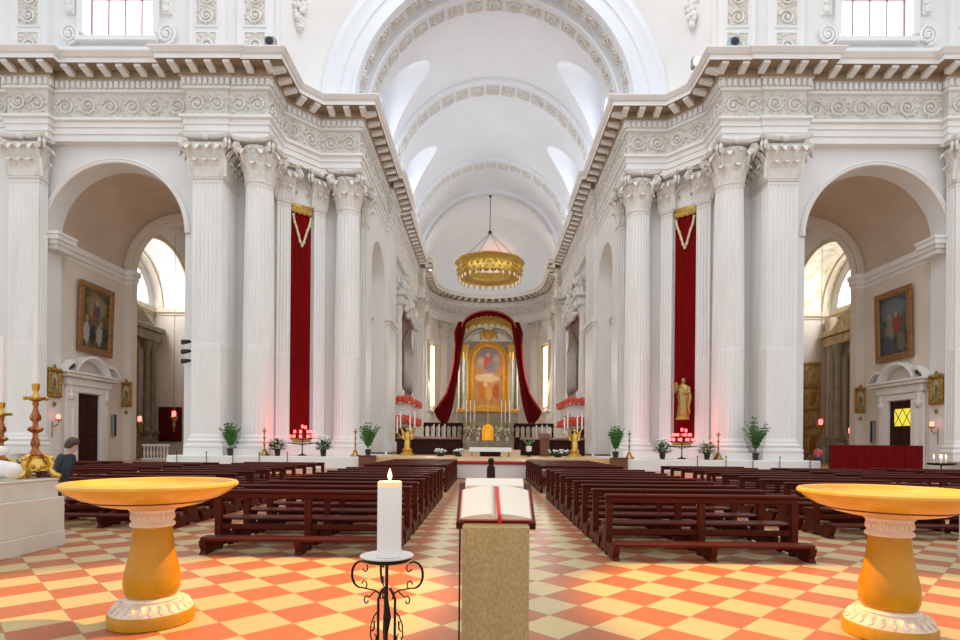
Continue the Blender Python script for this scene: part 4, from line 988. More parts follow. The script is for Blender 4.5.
def plant(loc, h, label, kind, rnd, base='pot', ph=.45):
    t = thing('potted_plant', label, 'plant', loc); rn = random.Random(rnd)
    mb = MB(); mb.lathe([(.14, 0), (.19, ph*.9), (.21, ph), (.17, ph), (.15, ph*.85)], 14); mb.build('pot', base, t, 40)
    mb = MB()
    if kind == 'palm':
        for k in range(24):
            a = rn.random()*2*PI; ln = h*rn.uniform(.55, 1.); lean = rn.uniform(.08, .48)
            pts = [Vector((cos(a)*lean*ln*q**1.5*.8, sin(a)*lean*ln*q**1.5*.8, ph*.8+ln*(q-.32*lean*q*q*1.6))) for q in [j/7 for j in range(8)]]
            mb.tube(pts, .014, 4)
            for j in range(2, 8):
                p = pts[j]; tg = (pts[j]-pts[j-1]).normalized(); sdv = tg.cross(Vector((0, 0, 1))).normalized()
                for q in (-1, 1):
                    L = .34*(1.15-abs(j-4.5)/6)*rn.uniform(.8, 1.2); tip = p+sdv*q*L*.8+tg*L*.55-Vector((0, 0, .10)); w = tg*.06
                    m_ = p.lerp(tip, .5)+Vector((0, 0, .04)); i = [mb.P(x) for x in (p, m_+w, tip, m_-w)]; mb.F(*i)
    else:
        for k in range(360):
            a = rn.random()*2*PI; e = rn.random()**.6; r = h*.40*e; z = ph*.8+h*.62*rn.random()*(1.1-.5*e)
            p = Vector((r*cos(a), r*sin(a), z)); o = Vector((cos(a), sin(a), rn.uniform(-.2, .7))).normalized(); sv = o.cross(Vector((0, 0, 1))).normalized(); L = rn.uniform(.14, .28)
            i = [mb.P(x) for x in (p, p+o*L*.5+sv*L*.3, p+o*L, p+o*L*.5-sv*L*.3)]; mb.F(*i)
        mb.tube([(0, 0, ph*.5), (0, 0, ph+h*.4)], .03, 5)
    f = mb.build('foliage', 'leaf' if kind != 'pale' else 'leafpale', t)
    if kind in ('bloom',):
        mb = MB()
        for k in range(26):
            a = rn.random()*2*PI; r = h*.36*math.sqrt(rn.random()); mb.ball((r*cos(a), r*sin(a), ph+h*rn.uniform(.52, .72)), rn.uniform(.05, .085), 6, 4)
        mb.build('blossoms', 'flower', t, 60)
plant((-15.65, 34.42, ZB), 1.75, 'green palm in a dark pot between the left pilaster and round column', 'palm', 1)
plant((-12.75, 34.45, ZB), 1.15, 'small bushy green plant left of the left votive stand', 'bush', 2)
plant((-9.95, 34.5, ZB), 1.15, 'potted plant with white blossoms right of the left votive stand', 'bloom', 3)
plant((-7.25, 34.70, ZB), 1.9, 'slender pale palm beside the left inner column, behind the wooden box', 'palm', 4)
plant((7.95, 34.70, ZB), 1.75, 'slender palm beside the right inner column, behind the wooden box', 'palm', 5)
plant((10.75, 34.5, ZB), 1.15, 'low bushy plant left of the right votive stand', 'bloom', 6)
plant((13.45, 34.5, ZB), 1.2, 'low bushy plant right of the right votive stand, below the statue', 'bush', 7)
plant((16.35, 34.42, ZB), 2.35, 'tall green palm in a dark pot between the right round column and pilaster', 'palm', 8)
for x, l in ((-7.1, 'left'), (7.95, 'right')):
    t = thing('planter_box', 'brown wooden box on the floor in front of the %s inner column' % l, 'box', (x, 33.85, 0))
    mb = MB(); mb.bbox(-.5, .5, -.2, .2, 0, .80, .02); mb.build('body', 'wood2', t)
    mb = MB(); mb.bbox(-.54, .54, -.24, .24, .80, .86, .015); mb.build('lid', 'wood2', t)
for s in (-1, 1):
    for k, u in enumerate((19.0, 17.2, 15.6, 14.0, 12.3)):
        mb = MB(); mb.lathe([(.16, 0), (.16, .03), (.03, .06), (.022, .1), (.022, .92), (.05, .94), (.05, .98), (.01, 1.0)], 10)
        t = tag(mb.build('rope_post', 'black', None, 40, (A+s*u, 33.9, 0)), 'thin black rope post before the %s pier, %s from the %s arch' % (SIDE[s], ORD[k], SIDE[s]), 'post', 'rope posts before the %s pier' % SIDE[s])
t = thing('aisle_post', 'dark wooden post with a ball top standing in the centre aisle', 'post', (.22, 23.5, 0))
mb = MB(); mb.lathe([(.22, 0), (.22, .05), (.18, .1), (.17, .62), (.10, .74), (.07, .78)], 16); mb.build('base', 'stall', t, 40)
mb = MB(); mb.ball((0, 0, .90), .135, 14, 10); mb.build('ball_top', 'stall', t, 60)
# ------------------------------------------------------------------ side passages: doors, paintings, stations, lamps
def picture(name, label, loc, rz, w, h, fw, fm, cm, depth=.14, tilt=0., crest=False):
    t = thing(name, label, 'picture', loc, rz); t.rotation_euler = (tilt, 0, rz)
    mb = MB()
    for a, b, c, d in ((-w/2, w/2, -h/2, -h/2+fw), (-w/2, w/2, h/2-fw, h/2), (-w/2, -w/2+fw, -h/2+fw, h/2-fw), (w/2-fw, w/2, -h/2+fw, h/2-fw)): mb.bbox(a, b, -depth, -.005, c, d, min(.03, fw*.25))
    if crest:
        mb.ball((0, -depth*.5, h/2+.10), (.12, .05, .14), 8, 6); mb.ball((0, -depth*.5, -h/2-.42), (.16, .05, .16), 4, 4)
        for q in range(7):
            for e in (-1, 1): mb.ball((-w/2+fw/2+(w-fw)*q/6, -depth, e*(h/2-fw/2)), fw*.36, 6, 4); mb.ball((e*(w/2-fw/2), -depth, -h/2+fw/2+(h-fw)*q/6), fw*.36, 6, 4)
    mb.build('frame', fm, t, 40)
    if not crest:
        mb = MB(); i = fw*.62
        for a, b, c, d in ((-w/2+i, w/2-i, -h/2+i, -h/2+fw+.05), (-w/2+i, w/2-i, h/2-fw-.05, h/2-i), (-w/2+i, -w/2+fw+.05, -h/2+i, h/2-i), (w/2-fw-.05, w/2-i, -h/2+i, h/2-i)): mb.bbox(a, b, -depth*.8, -depth*.3, c, d, .015)
        mb.build('gilt_slip', 'frame_gold', t, 40)
    mb = MB(); mb.box(-w/2+fw*.8, w/2-fw*.8, -depth*.45, -.01, -h/2+fw*.8, h/2-fw*.8); cv = mb.build('canvas', cm, t)
    return t
for s in (-1, 1):
    sd = SIDE[s]; WX = A+s*28.84; rz = PI/2 if s < 0 else -PI/2        # the outer wall of the passage faces the axis
    def face(loc, dz=0): return loc
    picture('large_painting', 'large dark oil painting above the %s door, in a %s frame' % (sd, 'brown gilt' if s < 0 else 'golden brown'), (WX-s*.14, 40.6, 10.3), rz, 3.6, 5.0, .40, 'frame_brown', 'paint' if s < 0 else 'paintR', .18, .03)
    picture('station_picture', 'small gilt framed relief picture on the near side of the %s arch pier' % sd, (A+s*28.66, 36.66, 5.35), rz, 1.1, 1.95, .26, 'frame_gold', 'station', .16, 0, True)
    picture('station_picture', 'small gilt framed relief picture on the far pier beyond the %s door' % sd, (A+s*28.52, 43.98, 5.2), 0, .92, 1.95, .22, 'frame_gold', 'station', .16, 0, True)
    # door with its pedimented surround
    d = thing('door_%d' % (1 if s < 0 else 2), 'dark wooden side door %s the %s painting' % ('below' , sd) + ('' if s < 0 else ', with a yellow pane'), 'door', (WX, 39.95, 0), rz, None, 'structure')
    mb = MB(); mb.box(-1.12, 1.12, -.05, .0, .0, 4.85)
    for x0, x1 in ((-.98, -.08), (.08, .98)):
        for z0, z1 in ((.3, 1.7), (1.95, 3.2)): mb.bbox(x0, x1, -.09, -.04, z0, z1, .03)
        if s < 0: mb.bbox(x0, x1, -.09, -.04, 3.45, 4.6, .03)
    mb.build('leaf', 'doorwood', d)
    if s > 0:
        mb = MB(); mb.box(-.62, .98, -.10, -.05, 3.1, 4.3); p = mb.build('lit_pane', 'yellowglass', d)
        mb = MB()
        for a, b in (((-.62, 3.1), (.18, 4.3)), ((.18, 3.1), (-.62, 4.3)), ((.18, 3.1), (.98, 4.3)), ((.98, 3.1), (.18, 4.3))): mb.tube([(a[0], -.11, a[1]), (b[0], -.11, b[1])], .025, 5)
        mb.build('lattice', 'black', p)
    mb = MB()
    for q in (-1, 1):
        x0, x1 = sorted((q*1.12, q*1.62)); mb.bbox(x0, x1, -.28, 0, 0, 4.9, .03)
        x0, x1 = sorted((q*1.62, q*2.15)); mb.bbox(x0, x1, -.18, 0, 0, 5.2, .03)
        mb.lathe([(.12, 0), (.24, .15), (.26, .3), (.14, .42), (.10, .9), (.16, 1.05), (.2, 1.2)], 10, (q*1.8, -.22, 4.35))
    mb.bbox(-2.1, 2.1, -.28, 0, 4.9, 5.35, .03); mb.bbox(-2.25, 2.25, -.38, 0, 5.35, 5.9, .05); mb.bbox(-2.6, 2.6, -.62, 0, 5.9, 6.12, .04); mb.bbox(-2.75, 2.75, -.72, 0, 6.12, 6.3, .04)
    rr = arcpts(0, 5.55, 2.0, 18, math.radians(24), math.radians(156))
    mb.loft([[(x*r, y, 5.55+(z-5.55)*r) for r, y in ((1.0, -.05), (1.0, -.6), (.93, -.65), (.84, -.42), (.84, -.05))] for x, z in rr], True, True)
    for q in (-1, 1):
        mb.loft([[(q*(2.7-.95*k/8), y, 6.3+.62*math.sin(PI*.5*k/8)+dz) for y, dz in ((-.05, 0), (-.68, 0), (-.68, .2), (-.05, .2))] for k in range(9)], True, True)
    mb.build('surround', 'marble', d, 40)
    # sconce lamp
    t = thing('wall_lamp', 'small %s lamp on a bracket below the near station picture, %s' % ('rosy glass' , sd), 'lamp', (A+s*28.66, 36.55, 2.5), rz)
    mb = MB(); mb.tube([(0, -.02, 0), (0, -.25, .02), (0, -.42, .15), (0, -.42, .35)], .035, 6); mb.lathe([(.03, 0), (.16, .06), (.2, .12), (.1, .1)], 12, (0, -.42, .34)); mb.tube([(0, -.03, -.7), (0, -.03, .3)], .03, 6); mb.build('bracket', 'brass', t, 40)
    mb = MB(); mb.lathe([(.08, 0), (.13, .1), (.12, .3), (.06, .34)], 12, (0, -.42, .44)); mb.build('glass', 'lampglass', t, 40)
    # wall speaker
    t = thing('column_speaker', 'slim grey column loudspeaker on the far side of the %s door surround' % sd, 'loudspeaker', (WX-s*.02, 42.75, 1.9), rz)
    mb = MB(); mb.bbox(-.16, .16, -.22, -.03, 0, 1.7, .03); mb.build('body', 'steel', t)
    mb = MB(); mb.bbox(-.13, .13, -.235, -.22, .06, 1.64, .005); mb.build('grille', 'black', t)
    # small black lamp on the pediment
    t = thing('floodlight', 'small black spotlight standing on the %s door pediment' % sd, 'light', (WX-s*.45, 37.75, 6.30), rz)
    mb = MB(); mb.bbox(-.10, .10, -.1, .1, 0, .05, .01); mb.tube([(0, 0, .05), (0, 0, .25)], .03, 6); mb.build('stand', 'black', t)
    mb = MB(); mb.loft([[(r*cos(a), y, .34+r*sin(a)) for a in [2*PI*k/12 for k in range(12)]] for r, y in ((.09, .22), (.14, .1), (.17, -.22), (.13, -.2))]); mb.build('head', 'black', t, 40)
    # side altar in the chapel niche
    t = thing('side_altar', ('dark green and brown marble altar glimpsed through the left arch' if s < 0 else 'gilded and inlaid marble altar glimpsed through the right arch'), 'altar', (A+s*33.5, 51.1, 0), rz)
    cm = 'brownmarble' if s < 0 else 'giltpanel'
    for x in (-3.6, -2.7, 2.7, 3.6):
        mb = MB(); mb.rects(x, -.6, .8, .8, [(0, 0), (0, 2.2), (.1, 2.3), (.1, 2.5)]); mb.lathe([(.36, 2.5), (.32, 2.7), (.31, 6), (.27, 10.2), (.4, 10.6), (.52, 11.2)], 18, (x, -.6, 0)); mb.build('column', 'brownmarble' if s < 0 else 'greystone', t, 40)
    mb = MB(); mb.bbox(-4.3, 4.3, -1.1, -.05, 11.2, 12.1, .06); mb.bbox(-4.6, 4.6, -1.35, -.05, 12.1, 12.6, .06); mb.prism([(-3.4, 12.6), (3.4, 12.6), (0, 14.6)], -1.0, -.05); mb.build('pediment', cm, t)
    mb = MB(); mb.bbox(-2.1, 2.1, -.25, -.03, 2.7, 10.4, .06); mb.build('picture_frame', 'goldpaint', t)
    mb = MB(); mb.box(-1.75, 1.75, -.30, -.24, 3.0, 10.1); mb.build('picture', 'paint', t)
    mb = MB(); mb.bbox(-2.1, 2.1, -1.7, -.1, 0, 1.7, .05); mb.bbox(-2.3, 2.3, -1.8, -.1, 1.7, 1.85, .03); mb.build('mensa', cm, t)
# notice board, speakers cluster, hanging lamps, barrier, votive table
t = thing('notice_board', 'dark red panel on the far chapel wall seen through the left arch', 'panel', (-31.4, 55.9, 1.6))
mb = MB(); mb.bbox(-1.08, 1.08, -.10, -.02, 0, 3.3, .03); mb.build('panel', 'notice', t)
mb = MB()
for a, b, c, d in ((-1.12, 1.12, 3.3, 3.36), (-1.12, 1.12, -.06, 0), (-1.14, -1.08, 0, 3.3), (1.08, 1.14, 0, 3.3)): mb.box(a, b, -.12, -.02, c, d)
mb.build('frame', 'doorwood', t)
for k, z in enumerate((8.35, 7.75, 7.15)):
    t = thing('spotlight', 'black spotlight fixed to the side of the left pilaster, %s of three' % ('uppermost', 'middle', 'lowest')[k], 'light', (A-19.15, 35.5, z-.5), 0, 'three spotlights beside the left pilaster')
    mb = MB(); mb.bbox(.25, .40, -.08, .08, -.1, .1, .02); mb.tube([(.3, 0, 0), (0, -.1, 0)], .035, 6); mb.build('bracket', 'black', t)
    mb = MB(); mb.loft([[(-.28+q*.42, -.35+q*.3+r*cos(a)*.7, -.05+q*.1+r*sin(a)) for a in [2*PI*j/12 for j in range(12)]] for q, r in ((0, .16), (.35, .15), (.8, .11), (1, .05))]); mb.build('head', 'black', t, 40)
t = thing('spotlight', 'black spotlight high beside the right pilaster under the arch', 'light', (A+19.35, 36.5, 12.6))
mb = MB(); mb.bbox(-.55, .2, -.1, .1, -.85, -.45, .04); mb.build('bracket', 'cream', t)
mb = MB(); mb.loft([[(-.3+q*.8, -.2+r*cos(a)*.7, r*sin(a)) for a in [2*PI*j/12 for j in range(12)]] for q, r in ((0, .22), (.35, .2), (.8, .15), (1, .06))]); mb.tube([(0, -.1, 0), (-.2, 0, -.5)], .05, 6); mb.build('head', 'black', t, 40)
def hanging(loc, top, label, col='redglass'):
    t = thing('hanging_lamp', label, 'lamp', loc)
    mb = MB(); mb.tube([(0, 0, 1.2), (0, 0, top-loc[2])], .022, 5)
    for k in range(3): a = k*2.1; mb.tube([(0, 0, 1.2), (.22*cos(a), .22*sin(a), .42)], .015, 4)
    mb.build('chain', 'brass', t)
    mb = MB(); mb.lathe([(.02, -1.2), (.06, -1.1), (.03, -.9), (.10, -.7), (.16, -.5), (.08, -.38), (.26, -.1), (.34, .12), (.26, .2), (.2, .1)], 16); mb.build('bowl', 'brass', t, 40)
    mb = MB(); mb.lathe([(.10, .15), (.16, .25), (.17, .6), (.12, .66)], 12); mb.build('glass', col, t, 40)
hanging((-27.9, 50.2, 3.6), 20, 'red glass sanctuary lamp hanging before the dark red panel, through the left arch')
hanging((-30.6, 49.6, 3.1), 20, 'smaller red lamp hanging at the left altar beyond the arch', 'lampglass')
hanging((30.3, 51.5, 3.4), 20, 'red glass sanctuary lamp hanging in the right chapel by the gilded panel')
hanging((29.75, 46.4, 2.5), 20, 'rosy lamp hanging near the far right pier, left of the door', 'lampglass')
t = thing('gilded_panel', 'tall gilded inlaid wall panel in the right chapel behind the visitors', 'panel', (A+31.6, 55.95, .1))
mb = MB(); mb.bbox(-.85, .85, -.12, -.01, 0, 9.8, .04); mb.build('panel', 'giltpanel', t)
mb = MB()
for z in (.1, 3.3, 5.0, 7.2, 9.5): mb.bbox(-.9, .9, -.2, -.1, z, z+.18, .03)
for x in (-.8, .7): mb.bbox(x, x+.12, -.2, -.1, .1, 9.6, .03)
mb.ball((0, -.15, 6.2), (.4, .1, .75), 12, 8); mb.ball((0, -.15, 1.7), (.45, .1, .9), 12, 8)
mb.build('gilt_ornament', 'frame_gold', t, 40)
t = thing('chapel_column', 'pale beige marble half column beside the gilded panel in the right chapel', 'column', (A+33.1, 55.1, 0))
mb = MB(); mb.rects(0, 0, 1.1, 1.1, [(0, 0), (0, 1.6)]); mb.build('plinth', 'beige', t)
mb = MB(); mb.lathe([(.5, 1.6), (.45, 1.9), (.43, 8), (.4, 12.4), (.55, 13.2), (.6, 14.0)], 20); mb.build('shaft', 'beige', t, 40)
t = thing('fabric_screen', 'long dark red cloth screen standing in front of the right side door', 'screen', (A+22.25, 32.9, 0))
for k in range(5):
    mb = MB(); n = 12; x0 = -2.65+k*1.06
    f = [[(x0+1.055*i/n, -.03*(1+cos(i/n*2*PI*3+k)) , z) for i in range(n+1)] for z in (.08, 1.72)]
    mb.loft([r+[(x, .06, z) for x, y, z in reversed(r)] for r in f]); mb.build('cloth_panel', 'redcloth', t, 60)
mb = MB()
for k in range(6): mb.box(-2.68+k*1.06-.03, -2.68+k*1.06+.03, .07, .13, 0, 1.7); mb.box(-2.68+k*1.06-.03, -2.68+k*1.06+.03, -.3, .4, 0, .05)
mb.box(-2.7, 2.7, .07, .13, 1.62, 1.70); mb.build('frame', 'black', t)
t = thing('votive_table', 'round black votive table with small lit candles at the right edge', 'table', (23.1, 28.9, 0), 0, None, None, (.6, .6, .88))
mb = MB(); mb.lathe([(.3, 0), (.05, .08), (.05, .78), (.12, .82)], 12); mb.build('leg', 'iron', t, 40)
mb = MB(); mb.lathe([(.1, .80), (.95, .84), (1.0, .95), (.95, .93), (.1, .90)], 28); mb.build('tray', 'iron', t, 40)
mb = MB(); mb.lathe([(.035, 0), (.035, .30), (.01, .31)], 8); wx = mb.mesh('votive_candle', 'wax'); mb = MB(); mb.lathe([(.002, .31), (.035, .36), (.03, .43), (.002, .52)], 8); fl = mb.mesh('flame', 'flame', True)
for k, (x, y) in enumerate(((-.55, .1), (-.2, -.3), (.05, .2), (.25, -.2), (.5, .15), (-.05, -.05))):
    c = place('votive_candle', wx, t, (x, y, .93)); place('flame', fl, c)
t = thing('altar_rail', 'short white balustrade glimpsed under the left arch', 'railing', (-26.9, 45.8, 0))
mb = MB(); mb.bbox(-1.1, 1.1, -.15, .15, 1.15, 1.32, .02); mb.build('top_rail', 'white_paint', t)
mb = MB(); mb.bbox(-1.1, 1.1, -.15, .15, 0, .2, .02); mb.build('base_rail', 'white_paint', t)
mb = MB(); mb.lathe([(.08, 0), (.05, .1), (.10, .35), (.05, .7), (.07, .95)], 10); bl = mb.mesh('baluster', 'white_paint', 40)
for k in range(8): place('baluster', bl, t, (-.95+k*.27, 0, .2))
# floodlights on the cornice
for x, y, l, on in ((A+11.35, 36.9, 'glowing floodlight on the cornice ledge above the right red hanging', 1), (A-13.6, 34.1, 'small grey floodlight on the cornice above the left round column', 0), (A+14.3, 34.1, 'small bluish floodlight on the cornice above the right round column', 0)):
    z = 25.31
    if on: x, y = A+12.75, 35.8
    t = thing('floodlight', l, 'light', (x, y, z))
    mb = MB(); mb.bbox(-.12, .12, -.1, .1, 0, .12, .02); mb.build('stand', 'steel', t)
    mb = MB(); mb.bbox(-.32, .32, -.22, .22, .12, .75, .04); mb.build('housing', ('steel', 'blue')[x > 14], t)
    mb = MB(); mb.lathe([(.02, .0), (.22, .0), (.24, .04), (.02, .06)], 16); o = mb.build('lamp_face', 'bulb' if on else 'black', t); o.location = (0, -.23, .44); o.rotation_euler = (PI/2, 0, 0)

# ------------------------------------------------------------------ choir: organ lofts, stalls, altars
for s in (-1, 1):
    sd = SIDE[s]; rz = PI/2 if s < 0 else -PI/2; WX = A+s*9.88
    t = thing('organ_loft', 'carved singing loft with organ case and red flower garland, %s side of the choir' % sd, 'organ loft', (WX, 61.0, 0), rz)
    NE = -4.6 if s < 0 else 4.6
    mb = MB(); mb.bbox(-4.6, 4.6, -1.85, -.05, 4.1, 4.45, .05); mb.bbox(-4.4, 4.4, -1.7, -.05, 4.45, 5.55, .04); mb.bbox(-4.7, 4.7, -1.95, -.05, 5.55, 5.8, .05)
    for k in range(6): mb.bbox(-4.1+k*1.4, -3.1+k*1.4, -1.78, -1.7, 4.6, 5.4, .03)
    mb.build('balcony', 'marble', t)
    mb = MB(); rn = random.Random(3+s)
    for k in range(150): mb.ball((-4.6+9.2*rn.random(), -1.9+rn.uniform(-.12, .12), 5.92+rn.uniform(-.25, .22)), rn.uniform(.12, .22), 6, 4)
    for k in range(70): mb.ball((NE+rn.uniform(-.15, .15), -1.6*rn.random()-.3, 5.92+rn.uniform(-.25, .22)), rn.uniform(.12, .22), 6, 4)
    mb.build('upper_garland', 'redflower', t, 50)
    mb = MB()
    for k in range(170): mb.ball((-4.6+9.2*rn.random(), -1.8+rn.uniform(-.15, .15), 3.95+rn.uniform(-.35, .28)), rn.uniform(.12, .24), 6, 4)
    for k in range(80): mb.ball((NE+rn.uniform(-.15, .15), -1.6*rn.random()-.3, 3.95+rn.uniform(-.35, .28)), rn.uniform(.12, .24), 6, 4)
    mb.build('lower_garland', 'redflower', t, 50)
    for x in (-4.2, 4.2):
        mb = MB(); mb.bbox(x-.45, x+.45, -1.2, -.05, 6.0, 6.92, .04); mb.lathe([(.42, 6.9), (.36, 7.2), (.35, 10), (.30, 14.2), (.45, 14.8), (.55, 15.4)], 18, (x, -.65, 0)); mb.build('column', 'shaft', t, 40)
    mb = MB(); mb.bbox(-3.6, 3.6, -.9, -.05, 6.0, 15.2, .05); mb.build('organ_case', 'wood2', t)
    mb = MB()
    for k in range(15):
        x = -3.15+k*.45; h = 7.2-abs(k-7)*.28; mb.lathe([(.02, 7.0), (.16, 7.5), (.17, 7.5+h*.85), (.15, 7.5+h*.86)], 10, (x, -1.0, 0))
    mb.build('organ_pipes', 'brownmarble', t, 40)
    mb = MB(); mb.bbox(-4.9, 4.9, -1.25, -.05, 15.4, 16.3, .06); mb.bbox(-5.2, 5.2, -1.5, -.05, 16.3, 16.7, .06)
    rn = random.Random(9)
    for k in range(70): x = rn.uniform(-4.6, 4.6); mb.ball((x, -rn.uniform(.4, 1.2), 16.8+rn.random()*(3.0-abs(x)*.45)), (rn.uniform(.25, .5), rn.uniform(.2, .4), rn.uniform(.25, .55)), 7, 5)
    for k in range(46): mb.ball((rn.uniform(-4.9, 4.9), -1.3-rn.random()*.2, 14.6+rn.random()*1.6), rn.uniform(.16, .34), 6, 4)
    mb.build('carved_crown', 'relief', t, 50)
    for q in range(-2, 3):
        mb = MB(); mb.bbox(q*1.9-.2, q*1.9+.2, -1.5, -.05, 3.2, 4.1, .06); mb.build('corbel', 'marble', t)
    t = thing('choir_stall', 'dark wooden stalls under the %s organ loft' % sd, 'choir stalls', (WX, 61.0, ZB), rz)
    mb = MB(); mb.bbox(-5.4, 5.4, -.35, -.04, 0, 2.4, .04); mb.build('back', 'notice', t)
    mb = MB(); mb.bbox(-5.4, 5.4, -1.0, -.3, .0, .95, .04); mb.build('bench', 'stall', t)
    mb = MB()
    for k in range(9): mb.bbox(-5.3+k*1.31, -5.18+k*1.31, -1.05, -.3, 0, 1.5, .02)
    mb.build('divider', 'stall', t)
    # stalls flanking the high altar
    t = thing('choir_stall', 'dark wooden choir stall with arcaded back, %s of the high altar' % sd, 'choir stalls', (A+s*6.42, 80.5, ZB), 0, None, None, (.88, 1, 1))
    mb = MB(); mb.bbox(-3.1, 3.1, -.3, .3, 0, 1.75, .04); mb.bbox(-3.2, 3.2, -.9, -.3, 0, .95, .04); mb.build('base_panel', 'stall', t)
    mb = MB(); mb.bbox(-3.2, 3.2, -.35, .35, 3.35, 3.75, .05)
    for k in range(8): mb.loft([[(-3.05+k*.87-.43+.43*1*(1-q)*e+.43, y, 3.35-.30*q) for e, y in ((-1, -.25), (1, -.25), (1, .25), (-1, .25))] for q in (0, .5, .95)])
    mb.build('cornice', 'stall', t)
    mb = MB(); mb.lathe([(.16, 0), (.12, .1), (.15, .5), (.11, 1.1), (.13, 1.45), (.2, 1.62)], 10); cl = mb.mesh('colonnette', 'stall', 40)
    for k in range(8): place('colonnette', cl, t, (-3.05+k*.87, 0, 1.74))
for s in (-1, 1):
    t = thing('choir_desk', 'long dark wooden choir desk across the sanctuary, %s of the altar table' % SIDE[s], 'desk', (A+s*4.6, 42.0, ZB), 0, None, None, (.72, 1, 1))
    mb = MB(); mb.bbox(-3.3, 3.3, -.12, .12, 0, 1.15, .03)
    for k in range(8): mb.bbox(-3.15+k*.8, -2.5+k*.8, -.16, -.11, .15, .95, .03)
    mb.build('front_panel', 'stall', t)
    mb = MB(); mb.loft([[(-3.35, -.25, z0), (3.35, -.25, z0), (3.35, .3, z0+.12), (-3.35, .3, z0+.12)] for z0 in (1.15, 1.21)]); mb.build('desk_top', 'wood2', t)
# apse windows
for s in (-1, 1):
    a = math.radians(70)*s
    w = thing('window_%d' % (11 if s < 0 else 12), 'tall narrow apse window in a yellow reveal, %s of the altarpiece' % SIDE[s], 'window', (A+9.36*sin(a), 82+9.36*cos(a), 0), -a, None, 'structure')
    mb = MB(); mb.box(-.62, .62, -.16, -.12, 7.2, 16.2); mb.build('pane', 'pane_warm', w)
    mb = MB()
    for x0, x1, z0, z1 in ((-1.5, -.62, 6.7, 16.6), (.62, 1.5, 6.7, 16.6), (-.62, .62, 16.2, 16.6), (-.62, .62, 6.7, 7.2)): mb.box(x0, x1, -.35, .0, z0, z1)
    mb.build('reveal', 'creamwin', w)
    mb = MB(); mb.bbox(-1.7, 1.7, -.55, 0, 6.3, 6.7, .04); mb.bbox(-1.7, 1.7, -.5, 0, 16.6, 17.0, .04); mb.build('sill', 'marble', w)
    mb = MB()
    for z in (9.4, 11.7, 14.0): mb.box(-.62, .62, -.22, -.16, z-.07, z+.07)
    mb.box(-.04, .04, -.2, -.16, 7.2, 16.2); mb.build('bars', 'mullion', w)
# altarpiece
AX = A-.1; AY = 86.3
t = thing('altarpiece', 'tall gilded high altarpiece framing an arched painting at the end of the choir', 'altarpiece', (AX, AY, 0))
mb = MB(); arc = [(-2.3, 7.4), (2.3, 7.4)]+arcpts(0, 14.1, 2.3, 24); mb.loft([[(x, y, z) for x, z in arc] for y in (-.12, .0)]); mb.build('painting', 'altarpaint', t)
mb = MB(); tt = lambda a, d, z: (a, d, z)
arch_band(mb, tt, 0, 14.1, [(2.25, -.10), (2.25, -.45), (2.55, -.5), (2.75, -.35), (3.05, -.35), (3.15, 0), (2.25, -.0)], 30, 7.1); mb.bbox(-3.15, 3.15, -.5, .0, 6.4, 7.4, .05); mb.build('gilded_arch_frame', 'orange', t, 40)
mb = MB(); mb.bbox(-4.4, 4.4, -.02, .5, .7, 17.2, .05); mb.build('backing', 'greystone', t)
for q in (-1, 1):
    for x in (3.55, 4.25):
        mb = MB(); mb.bbox(q*x-.4, q*x+.4, -1.2, 0, 3.4, 6.8, .05); mb.build('pedestal', 'greystone', t)
        mb = MB(); mb.lathe([(.34, 6.8), (.28, 7.1), (.27, 10), (.24, 14.1), (.24, 14.2)], 16, (q*x, -.75, 0)); mb.build('column', 'greystone' if x < 4 else 'brownmarble', t, 40)
        mb = MB(); mb.lathe([(.24, 14.2), (.32, 14.6), (.42, 15.2), (.44, 15.3)], 12, (q*x, -.75, 0)); mb.build('capital', 'goldpaint', t, 40)
    mb = MB(); x0, x1 = sorted((q*3.0, q*4.75)); mb.bbox(x0, x1, -1.25, 0, 15.3, 16.1, .05); mb.bbox(x0-.15, x1+.15, -1.45, 0, 16.1, 16.6, .06); mb.build('entablature', 'goldpaint', t)
    mb = MB(); mb.bbox(x0, x1, -1.3, 0, 6.3, 6.8, .05); mb.build('bracket', 'orange', t)
    mb = MB(); pts = [(q*(3.9-2.9*k/10), -.7, 16.8+1.9*math.sin(PI*.55*k/10)) for k in range(11)]; mb.tube(pts, [.38]*11, 8); mb.tube([(q*(1.0+.6*(1-.8*k/12)*cos(k*.7)), -.7, 18.5+.6*(1-.8*k/12)*sin(k*.7)) for k in range(13)], .2, 6); mb.build('scroll_pediment', 'greystone', t, 50)
mb = MB(); mb.ball((0, -.7, 18.0), (.8, .4, .75), 12, 8)
for k in range(11): a = PI*k/10; mb.ball((1.15*cos(a), -.8, 17.6+1.0*sin(a)), .28, 7, 5)
mb.build('cartouche', 'goldpaint', t, 50)
mb = MB(); n = 36
prof = [(4.0, -1.2, 18.5), (4.1, -2.2, 18.9), (3.9, -2.2, 20.0), (3.9, 0, 20.1)]
rows = []
for k in range(n+1):
    a = PI*k/n; r = 3.6+.12*(k % 2)
    rows.append([(r*cos(a), -.9-.9*sin(a), 18.45+1.1*sin(a)-.12*(k % 2)), (r*1.03*cos(a), -.9-1.0*sin(a), 19.4+.95*sin(a)), (r*1.0*cos(a), -.6-.9*sin(a), 20.0+1.0*sin(a))])
mb.loft(rows, False, False)
for k in range(13): a = PI*k/12; mb.ball((3.7*cos(a), -1.0-.9*sin(a), 18.3+1.1*sin(a)), (.24, .2, .3), 7, 5)
mb.build('gilded_canopy', 'goldpaint', t, 40)
